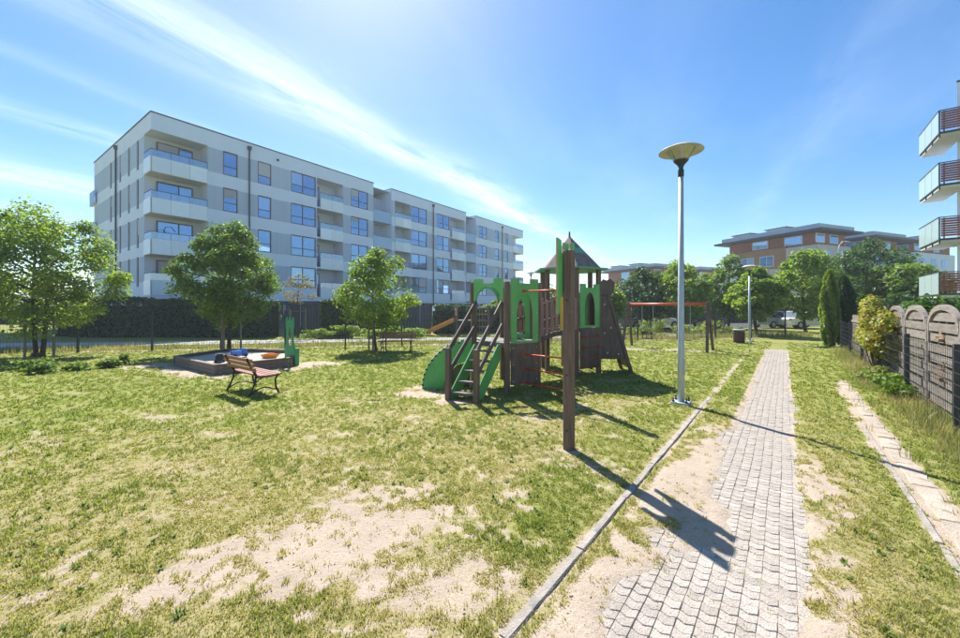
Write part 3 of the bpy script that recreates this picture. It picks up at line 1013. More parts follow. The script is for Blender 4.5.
for i in range(5):
    f = (i + .75) / 5.6
    zz = Z1 * (1 - f) - .02
    c = (top_l + top_r) / 2 + ft * f
    MB().box(cl_(c, zz), ((top_r - top_l).length - .11, .16, .035), math.atan2(d.y, d.x)).build('tread', M['tread'], castle, bevel=.005)
# arched climber on the left side (face 4)
a, b, d, o = face_frame(C1, 4)
ctr = []
for q, pt in ((0, a + d * .1), (1, b - d * .1)):
    outl = [(0, 0.0)] + [(.0 + 1.06 * math.cos(R(t)), 1.06 * math.sin(R(t))) for t in np.linspace(0, 90, 16)] + [(0, .66)] + [(.62 * math.cos(R(t)), .64 * math.sin(R(t))) for t in np.linspace(90, 0, 12)]
    outl = [(1.08 * math.cos(R(t)), 1.06 * math.sin(R(t))) for t in np.linspace(0, 90, 16)] + [(.6 * math.cos(R(t)), .6 * math.sin(R(t))) for t in np.linspace(90, 0, 12)]
    board('climber_side', outl, [], .022, M['green'], M['green'], castle, cl_(pt + o * .08), (o.x, o.y, 0))
for i in range(13):
    t = 4 + i * 6.6
    p = o * (.08 + 1.07 * math.cos(R(t)))
    z_ = 1.05 * math.sin(R(t))
    MB().bar(cl_(a + d * .06 + p, z_), cl_(b - d * .06 + p, z_), .045, .04).build('climber_rung', M['black'], castle, bevel=.005)
# brown inner board behind the climber
board('climber_inner', [(0, 0), (.55, 0), (.5, .3), (.3, .5), (0, .58)], [], .022, M['brown'], M['brown'], castle, cl_(b - d * .25 + o * .08), (o.x, o.y, 0))
# bridge between the towers, slightly humped
rails = ((hexv(C1, 2), hexv(C2, 0)), (hexv(C1, 3), hexv(C2, 5)))
nb = 11
for i in range(nb):
    f = (i + .5) / nb
    zz = Z1 + (Z2 - Z1) * f + .1 * math.sin(math.pi * f) - .03
    p, q = (r0 + (r1 - r0) * f for r0, r1 in rails)
    v = (q - p).normalized() * .06
    MB().bar(cl_(p + v, zz), cl_(q - v, zz), .125, .04).build('deck_board', M['tread'], castle)
for ri, (r0, r1) in enumerate(rails):
    prev = None
    bm2 = MB()
    for i in range(9):
        f = i / 8
        zz = Z1 + (Z2 - Z1) * f + .1 * math.sin(math.pi * f) - .11
        p = cl_(r0 + (r1 - r0) * f, zz)
        if prev is not None: bm2.bar(prev, p, .05, .12)
        prev = p
    bm2.build('bridge_beam', M['brown'], castle)
    for hz in (.3, .72):
        prev = None; bm2 = MB()
        for i in range(9):
            f = i / 8
            zz = Z1 + (Z2 - Z1) * f + .1 * math.sin(math.pi * f) + hz
            p = cl_(r0 + (r1 - r0) * f, zz)
            if prev is not None: bm2.bar(prev, p, .03, .07)
            prev = p
        bm2.build('bridge_rail', M['brown'], castle)
    npk = 9
    dd = (r1 - r0).normalized()
    oo = Vector((dd.y, -dd.x)) * (1 if ri == 0 else -1)
    for i in range(npk):
        f = (i + .6) / (npk + .2)
        zz = Z1 + (Z2 - Z1) * f + .1 * math.sin(math.pi * f)
        hgt = .86 + .04 * math.sin(i * 2.1)
        wv = .115
        outl = [(-wv / 2, -.04), (wv / 2, -.04), (wv / 2, hgt - .05), (wv / 4, hgt), (-wv / 4, hgt), (-wv / 2, hgt - .05)]
        board('rail_plank', outl, [], .02, M['yellow'] if i == 5 else M['pink'], M['pink'], castle, cl_(r0 + (r1 - r0) * f + oo * .035, zz), (dd.x, dd.y, 0))
# climbing rods from tower one to a free post
fp = Vector((1.72, 7.62))
pp = cl_(fp)
post(pp.x, pp.y, -.05, 2.62, .12, 'climbing_post', rz=PRZ)
a, b, d, o = face_frame(C1, 0)
st_ = a + d * (CS * .45) + o * .085
for zz in (.2, .5, .81, 2.16):
    rod = MB().tube([cl_(st_, zz), cl_(fp, zz)], [.017, .017], 8).build('climbing_rod', M['orange'], castle, smooth=True)
    MB().tube([cl_(st_ - o * .02, zz), cl_(st_ + o * .02, zz)], [.04, .035], 10).build('rod_flange', M['orange'], rod)
# tower two
for k in range(6):
    p = cl_(hexv(C2, k))
    post(p.x, p.y, -.05, 2.86)
g2 = wall_board('window_board', C2, 0, merlon_top(FWD, Z2 + .02, 2.45, 2.35), [gothic(FWD / 2, Z2 + .08, .38, 1.8, 2.22)], M['green'])
l2 = wall_board('lower_board', C2, 0, [(0, .17), (FWD, .17), (FWD, Z2), (0, Z2)], [], M['brown'], edge=M['brown'])
a, b, d, o = face_frame(C2, 0)
for zz in (.22, .48, .74, 1.02):
    p0, p1 = a + d * .14, b - d * .1
    rod = MB().tube([cl_(p0 + o * .085, zz), cl_(p0 + o * .17, zz), cl_(p1 + o * .17, zz), cl_(p1 + o * .085, zz)], [.016] * 4, 8).build('step_rung', M['orange'], castle, smooth=True)
wall_board('back_board', C2, 2, merlon_top(FWD, Z2 + .02, 2.35, 2.25), [gothic(FWD / 2, Z2 + .2, .34, 1.75, 2.1)], M['green'])
wall_board('back_board', C2, 3, merlon_top(FWD, Z2 + .02, 2.1, 2.0), [], M['green'])
# roof of tower two: green eave plate, boarded pyramid
eav = 2.9
apex = cl_(C2, 3.88)
er = CS + .26
b_ = MB()
vs = [cl_(hexv(C2, k, er), eav) for k in range(6)] + [cl_(hexv(C2, k, er), eav - .045) for k in range(6)]
b_.add(vs, [tuple(range(6)), tuple(range(11, 5, -1))] + [(k, 6 + k, 6 + (k + 1) % 6, (k + 1) % 6) for k in range(6)])
eave = b_.build('roof_eave', M['roofg'], castle)
for k in range(6):
    p, q = cl_(hexv(C2, k, er - .2), eav + .02), cl_(hexv(C2, k + 1, er - .2), eav + .02)
    mid = lambda s, f: s + (apex - s) * f
    n_ = (q - p).cross(apex - p).normalized() * -.03
    def slab_(name, pts, m):
        n0 = len(pts)
        MB().add(pts + [x + n_ for x in pts], [tuple(range(n0)), tuple(range(2 * n0 - 1, n0 - 1, -1))] + [(i, (i + 1) % n0, n0 + (i + 1) % n0, n0 + i) for i in range(n0)]).build(name, m, castle)
    slab_('roof_board', [p, q, mid(q, .42), mid(p, .42)], M['roofp'])
    slab_('roof_band', [mid(p, .43), mid(q, .43), mid(q, .62), mid(p, .62)], M['roofg'])
    slab_('roof_tip', [mid(p, .63), mid(q, .63), apex], M['roofp'])
MB().tube([apex - Vector((0, 0, .1)), apex + Vector((0, 0, .12))], [.035, .02], 8).build('finial', M['brown'], castle)
# sloping climbing wall on the right of tower two, with its brown side board
a, b, d, o = face_frame(C2, 1)
H_ = 2.22
for q, pt in ((0, a + d * .02), (1, b - d * .02)):
    sd = board('climbing_wall_side', [(.0, .38), (.72, .38), (.62, .75), (.16, H_), (0, H_)], [], .03, M['brown'], M['brown'], castle, cl_(pt + o * .05), (o.x, o.y, 0))
    MB().bar(cl_(pt + o * (.05 + .2), H_ + .02), cl_(pt + o * .93, -.03), .08, .09).build('slanted_leg', M['brown'], castle, bevel=.006)
    if q == 0:
        for x_, z_ in ((.12, 1.9), (.12, 1.1), (.3, 1.25), (.5, .52), (.2, .55)):
            pq = cl_(pt + o * (.05 + x_) - d * .022, z_)
            MB().tube([pq, pq - Vector((d.x, d.y, 0)) * .02], [.03, .02], 8).build('bolt_cap', M['bolt'], sd)
p0, p1 = a + d * .08, b - d * .08
q0, q1 = cl_(p0 + o * .24, H_), cl_(p1 + o * .24, H_)
q2, q3 = cl_(p1 + o * .92, .12), cl_(p0 + o * .92, .12)
nn = (q1 - q0).cross(q3 - q0).normalized() * .03
MB().add([q0, q1, q2, q3, q0 - nn, q1 - nn, q2 - nn, q3 - nn], [(0, 1, 2, 3), (7, 6, 5, 4), (0, 4, 5, 1), (1, 5, 6, 2), (2, 6, 7, 3), (3, 7, 4, 0)]).build('climbing_wall', M['brown'], castle)
for i in range(9):
    f, s = .12 + .1 * i, .25 + .5 * (i % 2)
    p = q0 + (q1 - q0) * s + (q3 - q0) * f
    MB().tube([p - nn.normalized() * .0, p + nn.normalized() * (.06 if nn.z > 0 else -.06)], [.05, .03], 8).build('climbing_hold', M['orange'] if i % 3 else M['yellow'], castle)
board('crest_board', [(-.06, 2.18), (.2, 2.14), (.32, 2.25), (.34, 2.5), (.22, 2.62), (.12, 2.56), (.02, 2.6), (-.06, 2.5)], [], .025, M['brown'], M['brown'], castle, cl_(a + o * .1 - d * .03), (o.x, o.y, 0))
# green slide on the far side of tower two
a, b, d, o = face_frame(C2, 3)
m_ = (a + b) / 2 + o * .06
pr = [(0, Z2 + .02), (.3, Z2 - .03), (1.9, .38), (2.3, .3)]
for sx in (-.26, .26):
    board('slide_side', [(x_, z_ - .06) for x_, z_ in pr] + [(x_, z_ + .16) for x_, z_ in reversed(pr)], [], .022, M['green'], M['green'], castle, cl_(m_ + d * sx), (o.x, o.y, 0))
b_ = MB()
for (x0, z0), (x1, z1) in zip(pr[:-1], pr[1:]):
    b_.bar(cl_(m_ + o * x0, z0), cl_(m_ + o * x1, z1), .5, .015)
b_.build('slide_chute', M['galv'], castle)
e_ = cl_(m_ + o * 2.1)
MB().bx(e_.x - .2, e_.x + .2, e_.y - .03, e_.y + .03, -.05, .28).build('slide_foot', M['brown'], castle)

# ------------------------------------------------------------------ free post with castle board
sp = at(569, 449)
sign = thing('castle_post', 'brown wooden post with green crenellated board at its top', 'post', (sp.x, sp.y, 0), PRZ)
MB().box((0, 0, 1.24), (.125, .115, 2.6)).build('post', M['post'], sign, bevel=.01)
bw = .5
outl = [(-bw / 2, 1.72), (-bw / 2 + .06, 1.74)] + [(.19 * math.cos(R(180 - t)), 1.8 + .26 * math.sin(R(t))) for t in np.linspace(0, 180, 12)] + [(bw / 2 - .06, 1.74), (bw / 2, 1.72), (bw / 2, 2.68), (.145, 2.66), (.135, 2.5), (.075, 2.5), (.07, 2.64), (-.07, 2.64), (-.075, 2.5), (-.135, 2.5), (-.145, 2.66), (-bw / 2, 2.68)]
board('castle_board', outl, [], .022, M['green'], M['ply'], sign, (.05, .07, 0), (1, 0, 0))
for zz in (.25, .95, 1.9):
    MB().tube([(-.061, 0, zz), (-.068, 0, zz)], [.014, .012], 8).build('bolt_cap', M['black'], sign)

# ------------------------------------------------------------------ lamps
def lamp(label, loc, h=4.3, rz=0):
    t = thing('street_lamp', label, 'lamp', loc, rz, 'lamps along the path')
    pole = MB().tube([(0, 0, .02), (0, 0, 1.0), (0, 0, h)], [.062, .058, .043], 14).build('pole', M['galv'], t, smooth=True)
    MB().bx(-.045, .045, -.066, -.05, .55, .85).build('access_door', M['galv'], pole)
    bp = MB().box((0, 0, .035), (.3, .3, .03)).build('base_plate', M['galv'], t, bevel=.004)
    MB().box((0, 0, -.02), (.36, .36, .08)).build('concrete_footing', M['conc'], t, bevel=.01)
    for sx in (-1, 1):
        for sy in (-1, 1):
            MB().tube([(sx * .11, sy * .11, .03), (sx * .11, sy * .11, .13)], [.013, .013], 8).tube([(sx * .11, sy * .11, .05), (sx * .11, sy * .11, .075)], [.024, .024], 6).build('anchor_bolt', M['black'], bp)
    MB().lathe([(.001, h - .02), (.05, h - .02), (.052, h + .1), (.035, h + .14), (.06, h + .2), (.125, h + .27), (.13, h + .3), (.001, h + .3)], 20).build('lamp_cup', M['black'], t, smooth=True)
    MB().lathe([(.128, h + .28), (.2, h + .38), (.255, h + .485)], 24).build('glass_bowl', M['bowl'], t, smooth=True)
    MB().lathe([(.001, h + .3), (.05, h + .3), (.05, h + .46), (.001, h + .48)], 12).build('bulb', M['shade'], t, smooth=True)
    MB().lathe([(.001, h + .5), (.2, h + .49), (.36, h + .455), (.385, h + .45), (.36, h + .475), (.2, h + .55), (.001, h + .575)], 32).build('lamp_shade', M['shade'], t, smooth=True)
    for k in range(3):
        w = k * 2.094 + .4
        MB().bar((.12 * math.cos(w), .12 * math.sin(w), h + .29), (.24 * math.cos(w), .24 * math.sin(w), h + .48), .012, .012).build('bracket', M['black'], t)
    return t
l1 = at(681, 404)
lamp('tall grey lamp post standing in the lawn by the kerb, its base plate in view', l1, 4.28, PRZ)
l2_ = at(749.5, 341.5)
lamp('grey lamp post beside the brown litter bin near path end', l2_, 3.55, .4)
l3 = Vector((4.35, 33.5, 0))
lamp('distant lamp post seen over the castle wall', l3, 4.35, .2)

# ------------------------------------------------------------------ benches
def bench(label, loc, rz, L_=1.42):
    """seat faces local +y"""
    t = thing('park_bench', label, 'bench', loc, rz, 'park benches')
    for i, (y_, z_) in enumerate(((-.13, .425), (-.04, .42), (.05, .42), (.14, .425), (.23, .43))):
        MB().box((0, y_, z_), (L_, .082, .03), rx=R(-2 if i < 3 else 3)).build('seat_slat', M['benchw'], t, bevel=.006)
    for y_, z_ in ((-.255, .56), (-.285, .655), (-.315, .745)):
        MB().box((0, y_, z_), (L_, .03, .078), rx=R(14)).build('back_slat', M['benchb'], t, bevel=.006)
    for sx in (-1, 1):
        x_ = sx * (L_ / 2 - .16)
        MB().bar((x_, -.17, .405), (x_, -.355, .79), .03, .045).build('back_support', M['iron'], t)
        MB().tube([(x_, -.2, .4), (x_, -.05, .385), (x_, .1, .385), (x_, .28, .405)], [.022] * 4, 6).build('seat_support', M['iron'], t)
        MB().tube([(x_, -.18, .4), (x_, -.2, .28), (x_, -.26, .12), (x_, -.33, 0)], [.024, .02, .02, .024], 6).build('rear_leg', M['iron'], t, smooth=True)
        MB().tube([(x_, .25, .4), (x_, .2, .3), (x_, .21, .16), (x_, .28, 0)], [.024, .02, .02, .024], 6).build('front_leg', M['iron'], t, smooth=True)
        MB().tube([(x_, -.29, .06)] + [(x_, -.27 + .5 * k / 6, .06 + .11 * math.sin(math.pi * k / 6)) for k in range(1, 6)] + [(x_, .22, .09)], [.014] * 7, 6).build('leg_brace', M['iron'], t, smooth=True)
        MB().tube([(x_, -.2, .27), (x_, -.12, .34), (x_, -.02, .385)], [.014] * 3, 6).build('scroll', M['iron'], t)
    return t
bench('reddish slatted bench with iron legs standing in front of sandbox', (-4.86, 8.42, 0), R(-38))
bench('slatted bench with iron legs under the small staked tree', (-3.48, 16.35, 0), R(184), 1.5)

# ------------------------------------------------------------------ sandbox
sbp = [Vector(p) for p in ((-9.6, 12.35), (-7.08, 10.5), (-5.78, 12.0), (-6.95, 14.2), (-9.4, 14.5))]
sb = thing('sandbox', 'low brown wooden sandbox filled with pale sand', 'sandbox', (-7.8, 12.7, 0))
SO = Vector((-7.8, 12.7))
for i in range(5):
    p, q = sbp[i] - SO, sbp[(i + 1) % 5] - SO
    d = (q - p).normalized()
    for zz in (.06, .195):
        MB().bar((p.x + d.x * .02, p.y + d.y * .02, zz), (q.x - d.x * .02, q.y - d.y * .02, zz), .05, .13).build('wall_board', M['sandwood'], sb, bevel=.006)
    MB().bar((p.x, p.y, .277), (q.x, q.y, .277 + .002 * i), .13, .028).build('seat_board', M['stake'] if i in (0,) else M['sandwood'], sb, bevel=.005)
    MB().box((p.x, p.y, .12), (.09, .09, .3), math.atan2(d.y, d.x)).build('corner_post', M['sandwood'], sb)
    oo = Vector((d.y, -d.x))
    for f in (.05, .45, .95):
        for zz in (.06, .19):
            c_ = p + (q - p) * f + oo * .026
            MB().tube([(c_.x, c_.y, zz), (c_.x + oo.x * .015, c_.y + oo.y * .015, zz)], [.018, .014], 6).build('bolt_cap', M['bolt'], sb)
# sand: a lumpy fan
n = 18
vs = [(0, 0, .2)]; fs = []
for ring in range(1, n + 1):
    for k in range(60):
        e = k / 60 * 5
        i0 = int(e); f = e - i0
        w = (sbp[i0] * (1 - f) + sbp[(i0 + 1) % 5] * f - SO) * (ring / n) * .975
        zz = .13 + .11 * float(fbm(np.array([w.x * 1.5 + 40]), np.array([w.y * 1.5]), 3, 4)[0])
        vs.append((w.x, w.y, zz))
for k in range(60):
    fs.append((0, 1 + k, 1 + (k + 1) % 60))
for ring in range(n - 1):
    for k in range(60):
        b0, b1 = 1 + ring * 60, 1 + (ring + 1) * 60
        fs.append((b0 + k, b1 + k, b1 + (k + 1) % 60, b0 + (k + 1) % 60))
MB().add(vs, fs).build('sand', M['sand'], sb, smooth=True)

# green castle tower board at the sandbox corner
gt = at(292.5, Y=12.45)
tw = thing('castle_tower_board', 'green cut-out castle tower standing at the sandbox corner', 'play panel', (gt.x, gt.y, 0), R(-25))
def tower_outline(w0, w1, H_):
    return [(-w0 / 2, 0), (w0 / 2, 0), (w0 / 2, .55), (w1 / 2 - .02, .72), (w1 / 2 - .03, 1.1), (w1 / 2, 1.22), (w1 / 2, H_), (w1 * .3, H_), (w1 * .28, H_ - .1), (w1 * .13, H_ - .1), (w1 * .12, H_), (-w1 * .12, H_), (-w1 * .13, H_ - .1), (-w1 * .28, H_ - .1), (-w1 * .3, H_), (-w1 / 2, H_), (-w1 / 2, 1.22), (-w1 / 2 + .03, 1.1), (-w1 / 2 + .02, .72), (-w0 / 2, .55)]
for yy in (-.09,):
    board('tower_board', tower_outline(.46, .36, 1.5), [gothic(0, .62, .15, .85, 1.2)], .025, M['greend'], M['greend'], tw, (0, yy, 0), (1, 0, 0))
for x_ in (-.2, .2):
    MB().bx(x_ - .012, x_ + .012, -.075, .075, 0, .52).build('side_board', M['greend'], tw)
MB().bx(-.185, .185, -.075, .075, .5, .525).build('seat_board', M['greend'], tw)

# toys on the sandbox
def toy_truck(name, label, loc, rz, body, s=1.0):
    t = thing(name, label, 'toy', loc, rz)
    bb = MB()
    bb.add([(x * s, y * s, z * s) for x, y, z in ((-.2, -.1, .06), (.05, -.1, .06), (.05, .1, .06), (-.2, .1, .06), (-.26, -.13, .22), (.05, -.13, .22), (.05, .13, .22), (-.26, .13, .22))], [(0, 1, 2, 3), (0, 4, 5, 1), (1, 5, 6, 2), (2, 6, 7, 3), (3, 7, 4, 0), (4, 7, 6, 5)])
    bb.build('tipper_tray', body, t)
    MB().add([(x * s, y * s, z * s) for x, y, z in ((.07, -.1, .05), (.27, -.1, .05), (.27, .1, .05), (.07, .1, .05), (.08, -.085, .28), (.19, -.085, .28), (.19, .085, .28), (.08, .085, .28))], [(0, 3, 2, 1), (4, 5, 6, 7), (0, 1, 5, 4), (1, 2, 6, 5), (2, 3, 7, 6), (3, 0, 4, 7)]).build('cab', body, t, bevel=.012)
    for x_ in (-.15, .17):
        for y_ in (-.11, .11):
            MB().tube([(x_ * s, y_ * s - .025 * s, .055 * s), (x_ * s, y_ * s + .025 * s, .055 * s)], [.055 * s] * 2, 12).build('wheel', M['tyre'], t)
    return t
p = at(239, Y=12.6)
toy_truck('toy_truck', 'blue plastic toy truck lying in the sandbox', (p.x, p.y, .23), R(50), M['blue'], .95)
p = at(220, Y=11.6)
toy_truck('toy_truck', 'black toy truck lying in the sand near the front corner', (p.x, p.y, .2), R(-60), M['black'], .95)
p = at(270, Y=12.6)
boat = thing('toy_mould', 'orange plastic sand toy half sunk in the sandbox', 'toy', (p.x, p.y, .18), R(15))
MB().add([(-.3, 0, .12), (-.15, -.13, .14), (.15, -.14, .13), (.33, 0, .16), (.15, .14, .13), (-.15, .13, .14), (-.15, -.06, -.02), (.15, -.06, -.02), (.15, .06, -.02), (-.15, .06, -.02)], [(0, 6, 1), (1, 6, 7, 2), (2, 7, 3), (3, 7, 8), (3, 8, 4), (4, 8, 9, 5), (5, 9, 0), (0, 9, 6), (6, 9, 8, 7)]).build('hull', M['oplast'], boat)
MB().box((.02, 0, .12), (.2, .12, .1)).build('cabin', M['oplast'], boat, bevel=.02)

# ------------------------------------------------------------------ swing set
A_, B_ = Vector((6.95, 18.3)), Vector((9.42, 16.2))
mid_ = (A_ + B_) / 2
dv = (B_ - A_).normalized(); ll_ = (B_ - A_).length
swr = math.atan2(dv.y, dv.x)
sw = thing('playground_swing', 'swing frame with orange beam and dark brown legs', 'swing', (mid_.x, mid_.y, 0), swr)
MB().tube([(-ll_ / 2, 0, 1.97), (ll_ / 2, 0, 1.97)], [.055, .055], 12).build('beam', M['orange'], sw, smooth=True)
for sx in (-1, 1):
    for sy in (-1, 1):
        MB().bar((sx * ll_ / 2, sy * .06, 2.06), (sx * (ll_ / 2 + .08), sy * .62, -.05), .1, .1, (1, 0, 0)).build('leg', M['brown'], sw, bevel=.008)
def swing_seat(label, x_, basket):
    p = Vector((mid_.x, mid_.y)) + dv * x_
    t = thing('hanging_swing', label, 'swing seat', (p.x, p.y, 0), swr, 'seats hanging from the swing frame')
    for s_ in (-.24, .24):
        MB().tube([(s_, 0, .45), (s_, 0, 1.9)], [.011, .011], 6).build('chain', M['galv'], t)
    MB().box((0, 0, .43), (.48, .19, .035)).build('seat', M['tyre'], t, bevel=.01)
    if basket:
        for s_ in (-.2, 0, .2):
            MB().bar((s_, -.1, .43), (s_, -.1, .7), .04, .02).build('back_bar', M['tyre'], t)
        MB().bar((-.24, -.1, .7), (.24, -.1, .7), .03, .05).build('back_rail', M['tyre'], t)
        MB().bar((-.24, .1, .62), (.24, .1, .62), .03, .04).build('safety_bar', M['tyre'], t)
swing_seat('black toddler swing seat with safety bars on chains', -.78, True)
swing_seat('flat black swing seat hanging on chains near right leg', .72, False)

# ------------------------------------------------------------------ litter bin
p = at(739, 343)
bn = thing('litter_bin', 'brown slatted litter bin with grey lid by far lamp post', 'bin', (p.x, p.y, 0), R(20))
for k in range(16):
    w = k / 16 * 2 * math.pi
    MB().box((.24 * math.cos(w), .24 * math.sin(w), .34), (.03, .085, .6), w).build('slat', M['brw'], bn)
MB().lathe([(.001, .04), (.22, .04), (.22, .64)], 16).build('liner', M['black'], bn)
MB().lathe([(.27, .64), (.275, .7), (.2, .73), (.2, .7), (.25, .64)], 20).build('lid_ring', M['galv'], bn)
MB().tube([(.0, .0, 0), (0, 0, .06)], [.1, .1], 10).build('foot', M['black'], bn)

# ------------------------------------------------------------------ wire fences
def wire_panel_mesh(name, L_, h, step=.1, r=.0021, hs=None):
    b = MB()
    n = int(L_ / step)
    for i in range(n + 1):
        b.box((L_ * i / n, 0, h / 2 + .05), (r * 2, r * 2, h))
    for z_ in (hs or [.08 + (h - .06) * k / 7 for k in range(8)]):
        b.box((L_ / 2, .007, z_), (L_, r * 2.6, r * 2.6))
    me = bpy.data.meshes.new(name)
    me.from_pydata(b.v, [], b.f)
    me.materials.append(M['anth'])
    return me
def wire_fence(label, p0, direction, n, step, h, postw, name='wire_fence'):
    rz = math.atan2(direction.y, direction.x)
    t = thing(name, label, 'fence', (p0.x, p0.y, 0), rz)
    pmesh = wire_panel_mesh('wire_panel', step - .06, h)
    pb = MB().box((0, 0, (h + .1) / 2 - .02), (postw, postw, h + .14))
    o0 = pb.build('post', M['anth'], t)
    for i in range(n + 1):
        o = o0 if i == 0 else link('post', o0.data, t)
        o.location = (i * step, 0, 0)
        if i < n:
            link('wire_panel', pmesh, t, (i * step + .03, 0.04, 0))
    return t
s0 = FA + FD * (-7.6)
wire_fence('long dark wire panel fence along the back of the playground', s0, FD, 16, 2.55, 1.6, .06)
gd = Vector((PS, PC))
p = W(5.73, 1.95)
wire_fence('low dark wire fence in front of the arched wooden fence', Vector((p.x, p.y)), gd, 6, 2.93, 1.18, .07)

# ------------------------------------------------------------------ arched wooden fence panels, one thing each
def arch_panel(label, a0):
    Wd = 1.74
    p = W(a0, 2.16)
    t = thing('arched_fence_panel', label, 'fence panel', (p.x, p.y, 0), PRZ, 'arched wooden fence panels')
    rr = random.Random(int(a0 * 10))
    hs, ht = 1.4, 1.86
    for x_ in (.03, Wd - .03):
        MB().box((x_, 0, hs / 2 + .02), (.06, .05, hs + .04)).build('stile', M['fwood'], t, bevel=.004)
    MB().box((Wd + .03, 0, .78), (.07, .07, 1.62)).build('post', M['fwood'], t, bevel=.005)
    b = MB(); prev = None
    n = 14
    pts_o, pts_i = [], []
    for i in range(n + 1):
        w = math.pi * (1 - i / n)
        pts_o.append((Wd / 2 + Wd / 2 * math.cos(w), hs + (ht - hs) * math.sin(w) ** .8))
        pts_i.append((Wd / 2 + (Wd / 2 - .085) * math.cos(w), hs - .02 + (ht - hs - .075) * math.sin(w) ** .8))
    board('arch_rail', pts_o + pts_i[::-1], [], .06, M['fwood'], M['fwood'], t, (0, 0, 0), (1, 0, 0))
    z_ = .06; k = 0
    while z_ < ht - .12:
        hh = min(.15, ht - .07 - z_)
        top = z_ + hh
        x0, x1 = .06, Wd - .06
        if top > hs:
            q = min(1, max(0, (top - .03 - hs) / (ht - hs - .05)))
            hw = (Wd / 2 - .05) * math.sqrt(max(0, 1 - q ** 2.5))
            x0, x1 = Wd / 2 - hw, Wd / 2 + hw
        if x1 - x0 > .25:
            sag = [rr.uniform(-.006, .006) for _ in range(2)]
            y_ = -.012 if k % 2 == 0 else .014
            MB().add([(x0, y_ - .009, z_ + sag[0]), (x1, y_ - .009, z_ + sag[1]), (x1, y_ - .004, top + sag[1]), (x0, y_ - .004, top + sag[0]),
                      (x0, y_ + .009, z_ + sag[0]), (x1, y_ + .009, z_ + sag[1]), (x1, y_ + .012, top + sag[1]), (x0, y_ + .012, top + sag[0])],
                     [(0, 1, 2, 3), (7, 6, 5, 4), (0, 4, 5, 1), (1, 5, 6, 2), (2, 6, 7, 3), (3, 7, 4, 0)]).build('slat', M['fwood'], t)
        z_ += .148 + .04; k += 1
    for x_ in (Wd * .25, Wd * .5, Wd * .75):
        MB().bx(x_ - .02, x_ + .02, -.05, -.026, .06, hs + .28).build('batten', M['fwood'], t)
    return t
for i, (a0, nm) in enumerate(((7.55, 'weathered fence panel with arched top at the path entrance, the first'), (9.39, 'weathered arched fence panel with russet creeper leaves on its slats'), (11.23, 'weathered arched fence panel just before the yellow-green bush'),
                              (13.07, 'weathered arched fence panel mostly hidden behind the yellow-green bush'), (14.91, 'weathered arched fence panel overlapped by far half of the bush'), (16.75, 'weathered arched fence panel beyond the bush, last of its row'))):
    arch_panel(nm, a0)
# brown board fence further on
p = W(18.75, 2.35)
bf = thing('board_fence', 'brown vertical board fence beyond the arched panels', 'fence', (p.x, p.y, 0), PRZ)
for i in range(34):
    MB().bx(i * .15, i * .15 + .135, -.012, .012, .05, 1.5 + .02 * math.sin(i * 1.7)).build('board', M['fwood'], bf)
for z_ in (.35, 1.2):
    MB().bx(0, 5.1, .013, .05, z_, z_ + .08).build('rail', M['fwood'], bf)

# ------------------------------------------------------------------ white apartment building
BC = (-23.46, 27.95)
BD = Vector((.5835, .812)).normalized()
BRZ = math.atan2(BD.y, BD.x)
apt = thing('apartment_building', 'long white and grey four-storey apartment building with glass balconies', 'building', (BC[0], BC[1], 0), BRZ)
ROOF = 15.8
FL = [2.95 + 2.96 * i for i in range(4)]               # storey floors
def wz(i): return FL[i] + .8, FL[i] + 2.72              # window sill and head
DEPTH = 17.0
blocks = [(0, 19.73), (22.36, 36.67), (39.16, 53.65)]
def facade(openings, s0, s1, zs, grey_rows, y0=0.0, axis='x', depth=.16, name='wall'):
    """wall plane cut into cells around its openings; white and grey bands are separate meshes"""
    zb = sorted(set([zs[0], zs[1]] + [z for o in openings for z in o[2:4]] + [z for g in grey_rows for z in g]))
    sb = sorted(set([s0, s1] + [s for o in openings for s in o[:2]]))
    mw = MB(); runs = []
    def cellm(i, j):
        for r in runs:
            if r[1] == j and r[0] == i - 1:
                r[0] = i
                return r[2]
            if r[3] and r[0] == i and r[1] == j - 1:
                r[1] = j
                return r[2]
        runs.append([i, j, MB(), False]); return runs[-1][2]
    def P3(s, d, z):
        return (s, y0 + d, z) if axis == 'x' else (y0 + d, s, z)
    for j in range(len(zb) - 1):
        for i in range(len(sb) - 1):
            sm, zm = (sb[i] + sb[i + 1]) / 2, (zb[j] + zb[j + 1]) / 2
            if any(o[0] < sm < o[1] and o[2] < zm < o[3] for o in openings): continue
            g = any(r[0] < zm < r[1] for r in grey_rows)
            (mw if not g else cellm(i, j)).add([P3(sb[i], 0, zb[j]), P3(sb[i + 1], 0, zb[j]), P3(sb[i + 1], 0, zb[j + 1]), P3(sb[i], 0, zb[j + 1])], [(0, 1, 2, 3)])
    for o in openings:
        if len(o) > 4: continue
        a, b, c, d = o[:4]
        mw.add([P3(a, 0, c), P3(b, 0, c), P3(b, 0, d), P3(a, 0, d), P3(a, depth, c), P3(b, depth, c), P3(b, depth, d), P3(a, depth, d)], [(0, 4, 5, 1), (1, 5, 6, 2), (2, 6, 7, 3), (3, 7, 4, 0)])
    mw.build(name, M['white'], apt)
    for r in runs: r[2].build('siding_panel', M['grey'], apt)
BRND = random.Random(12)
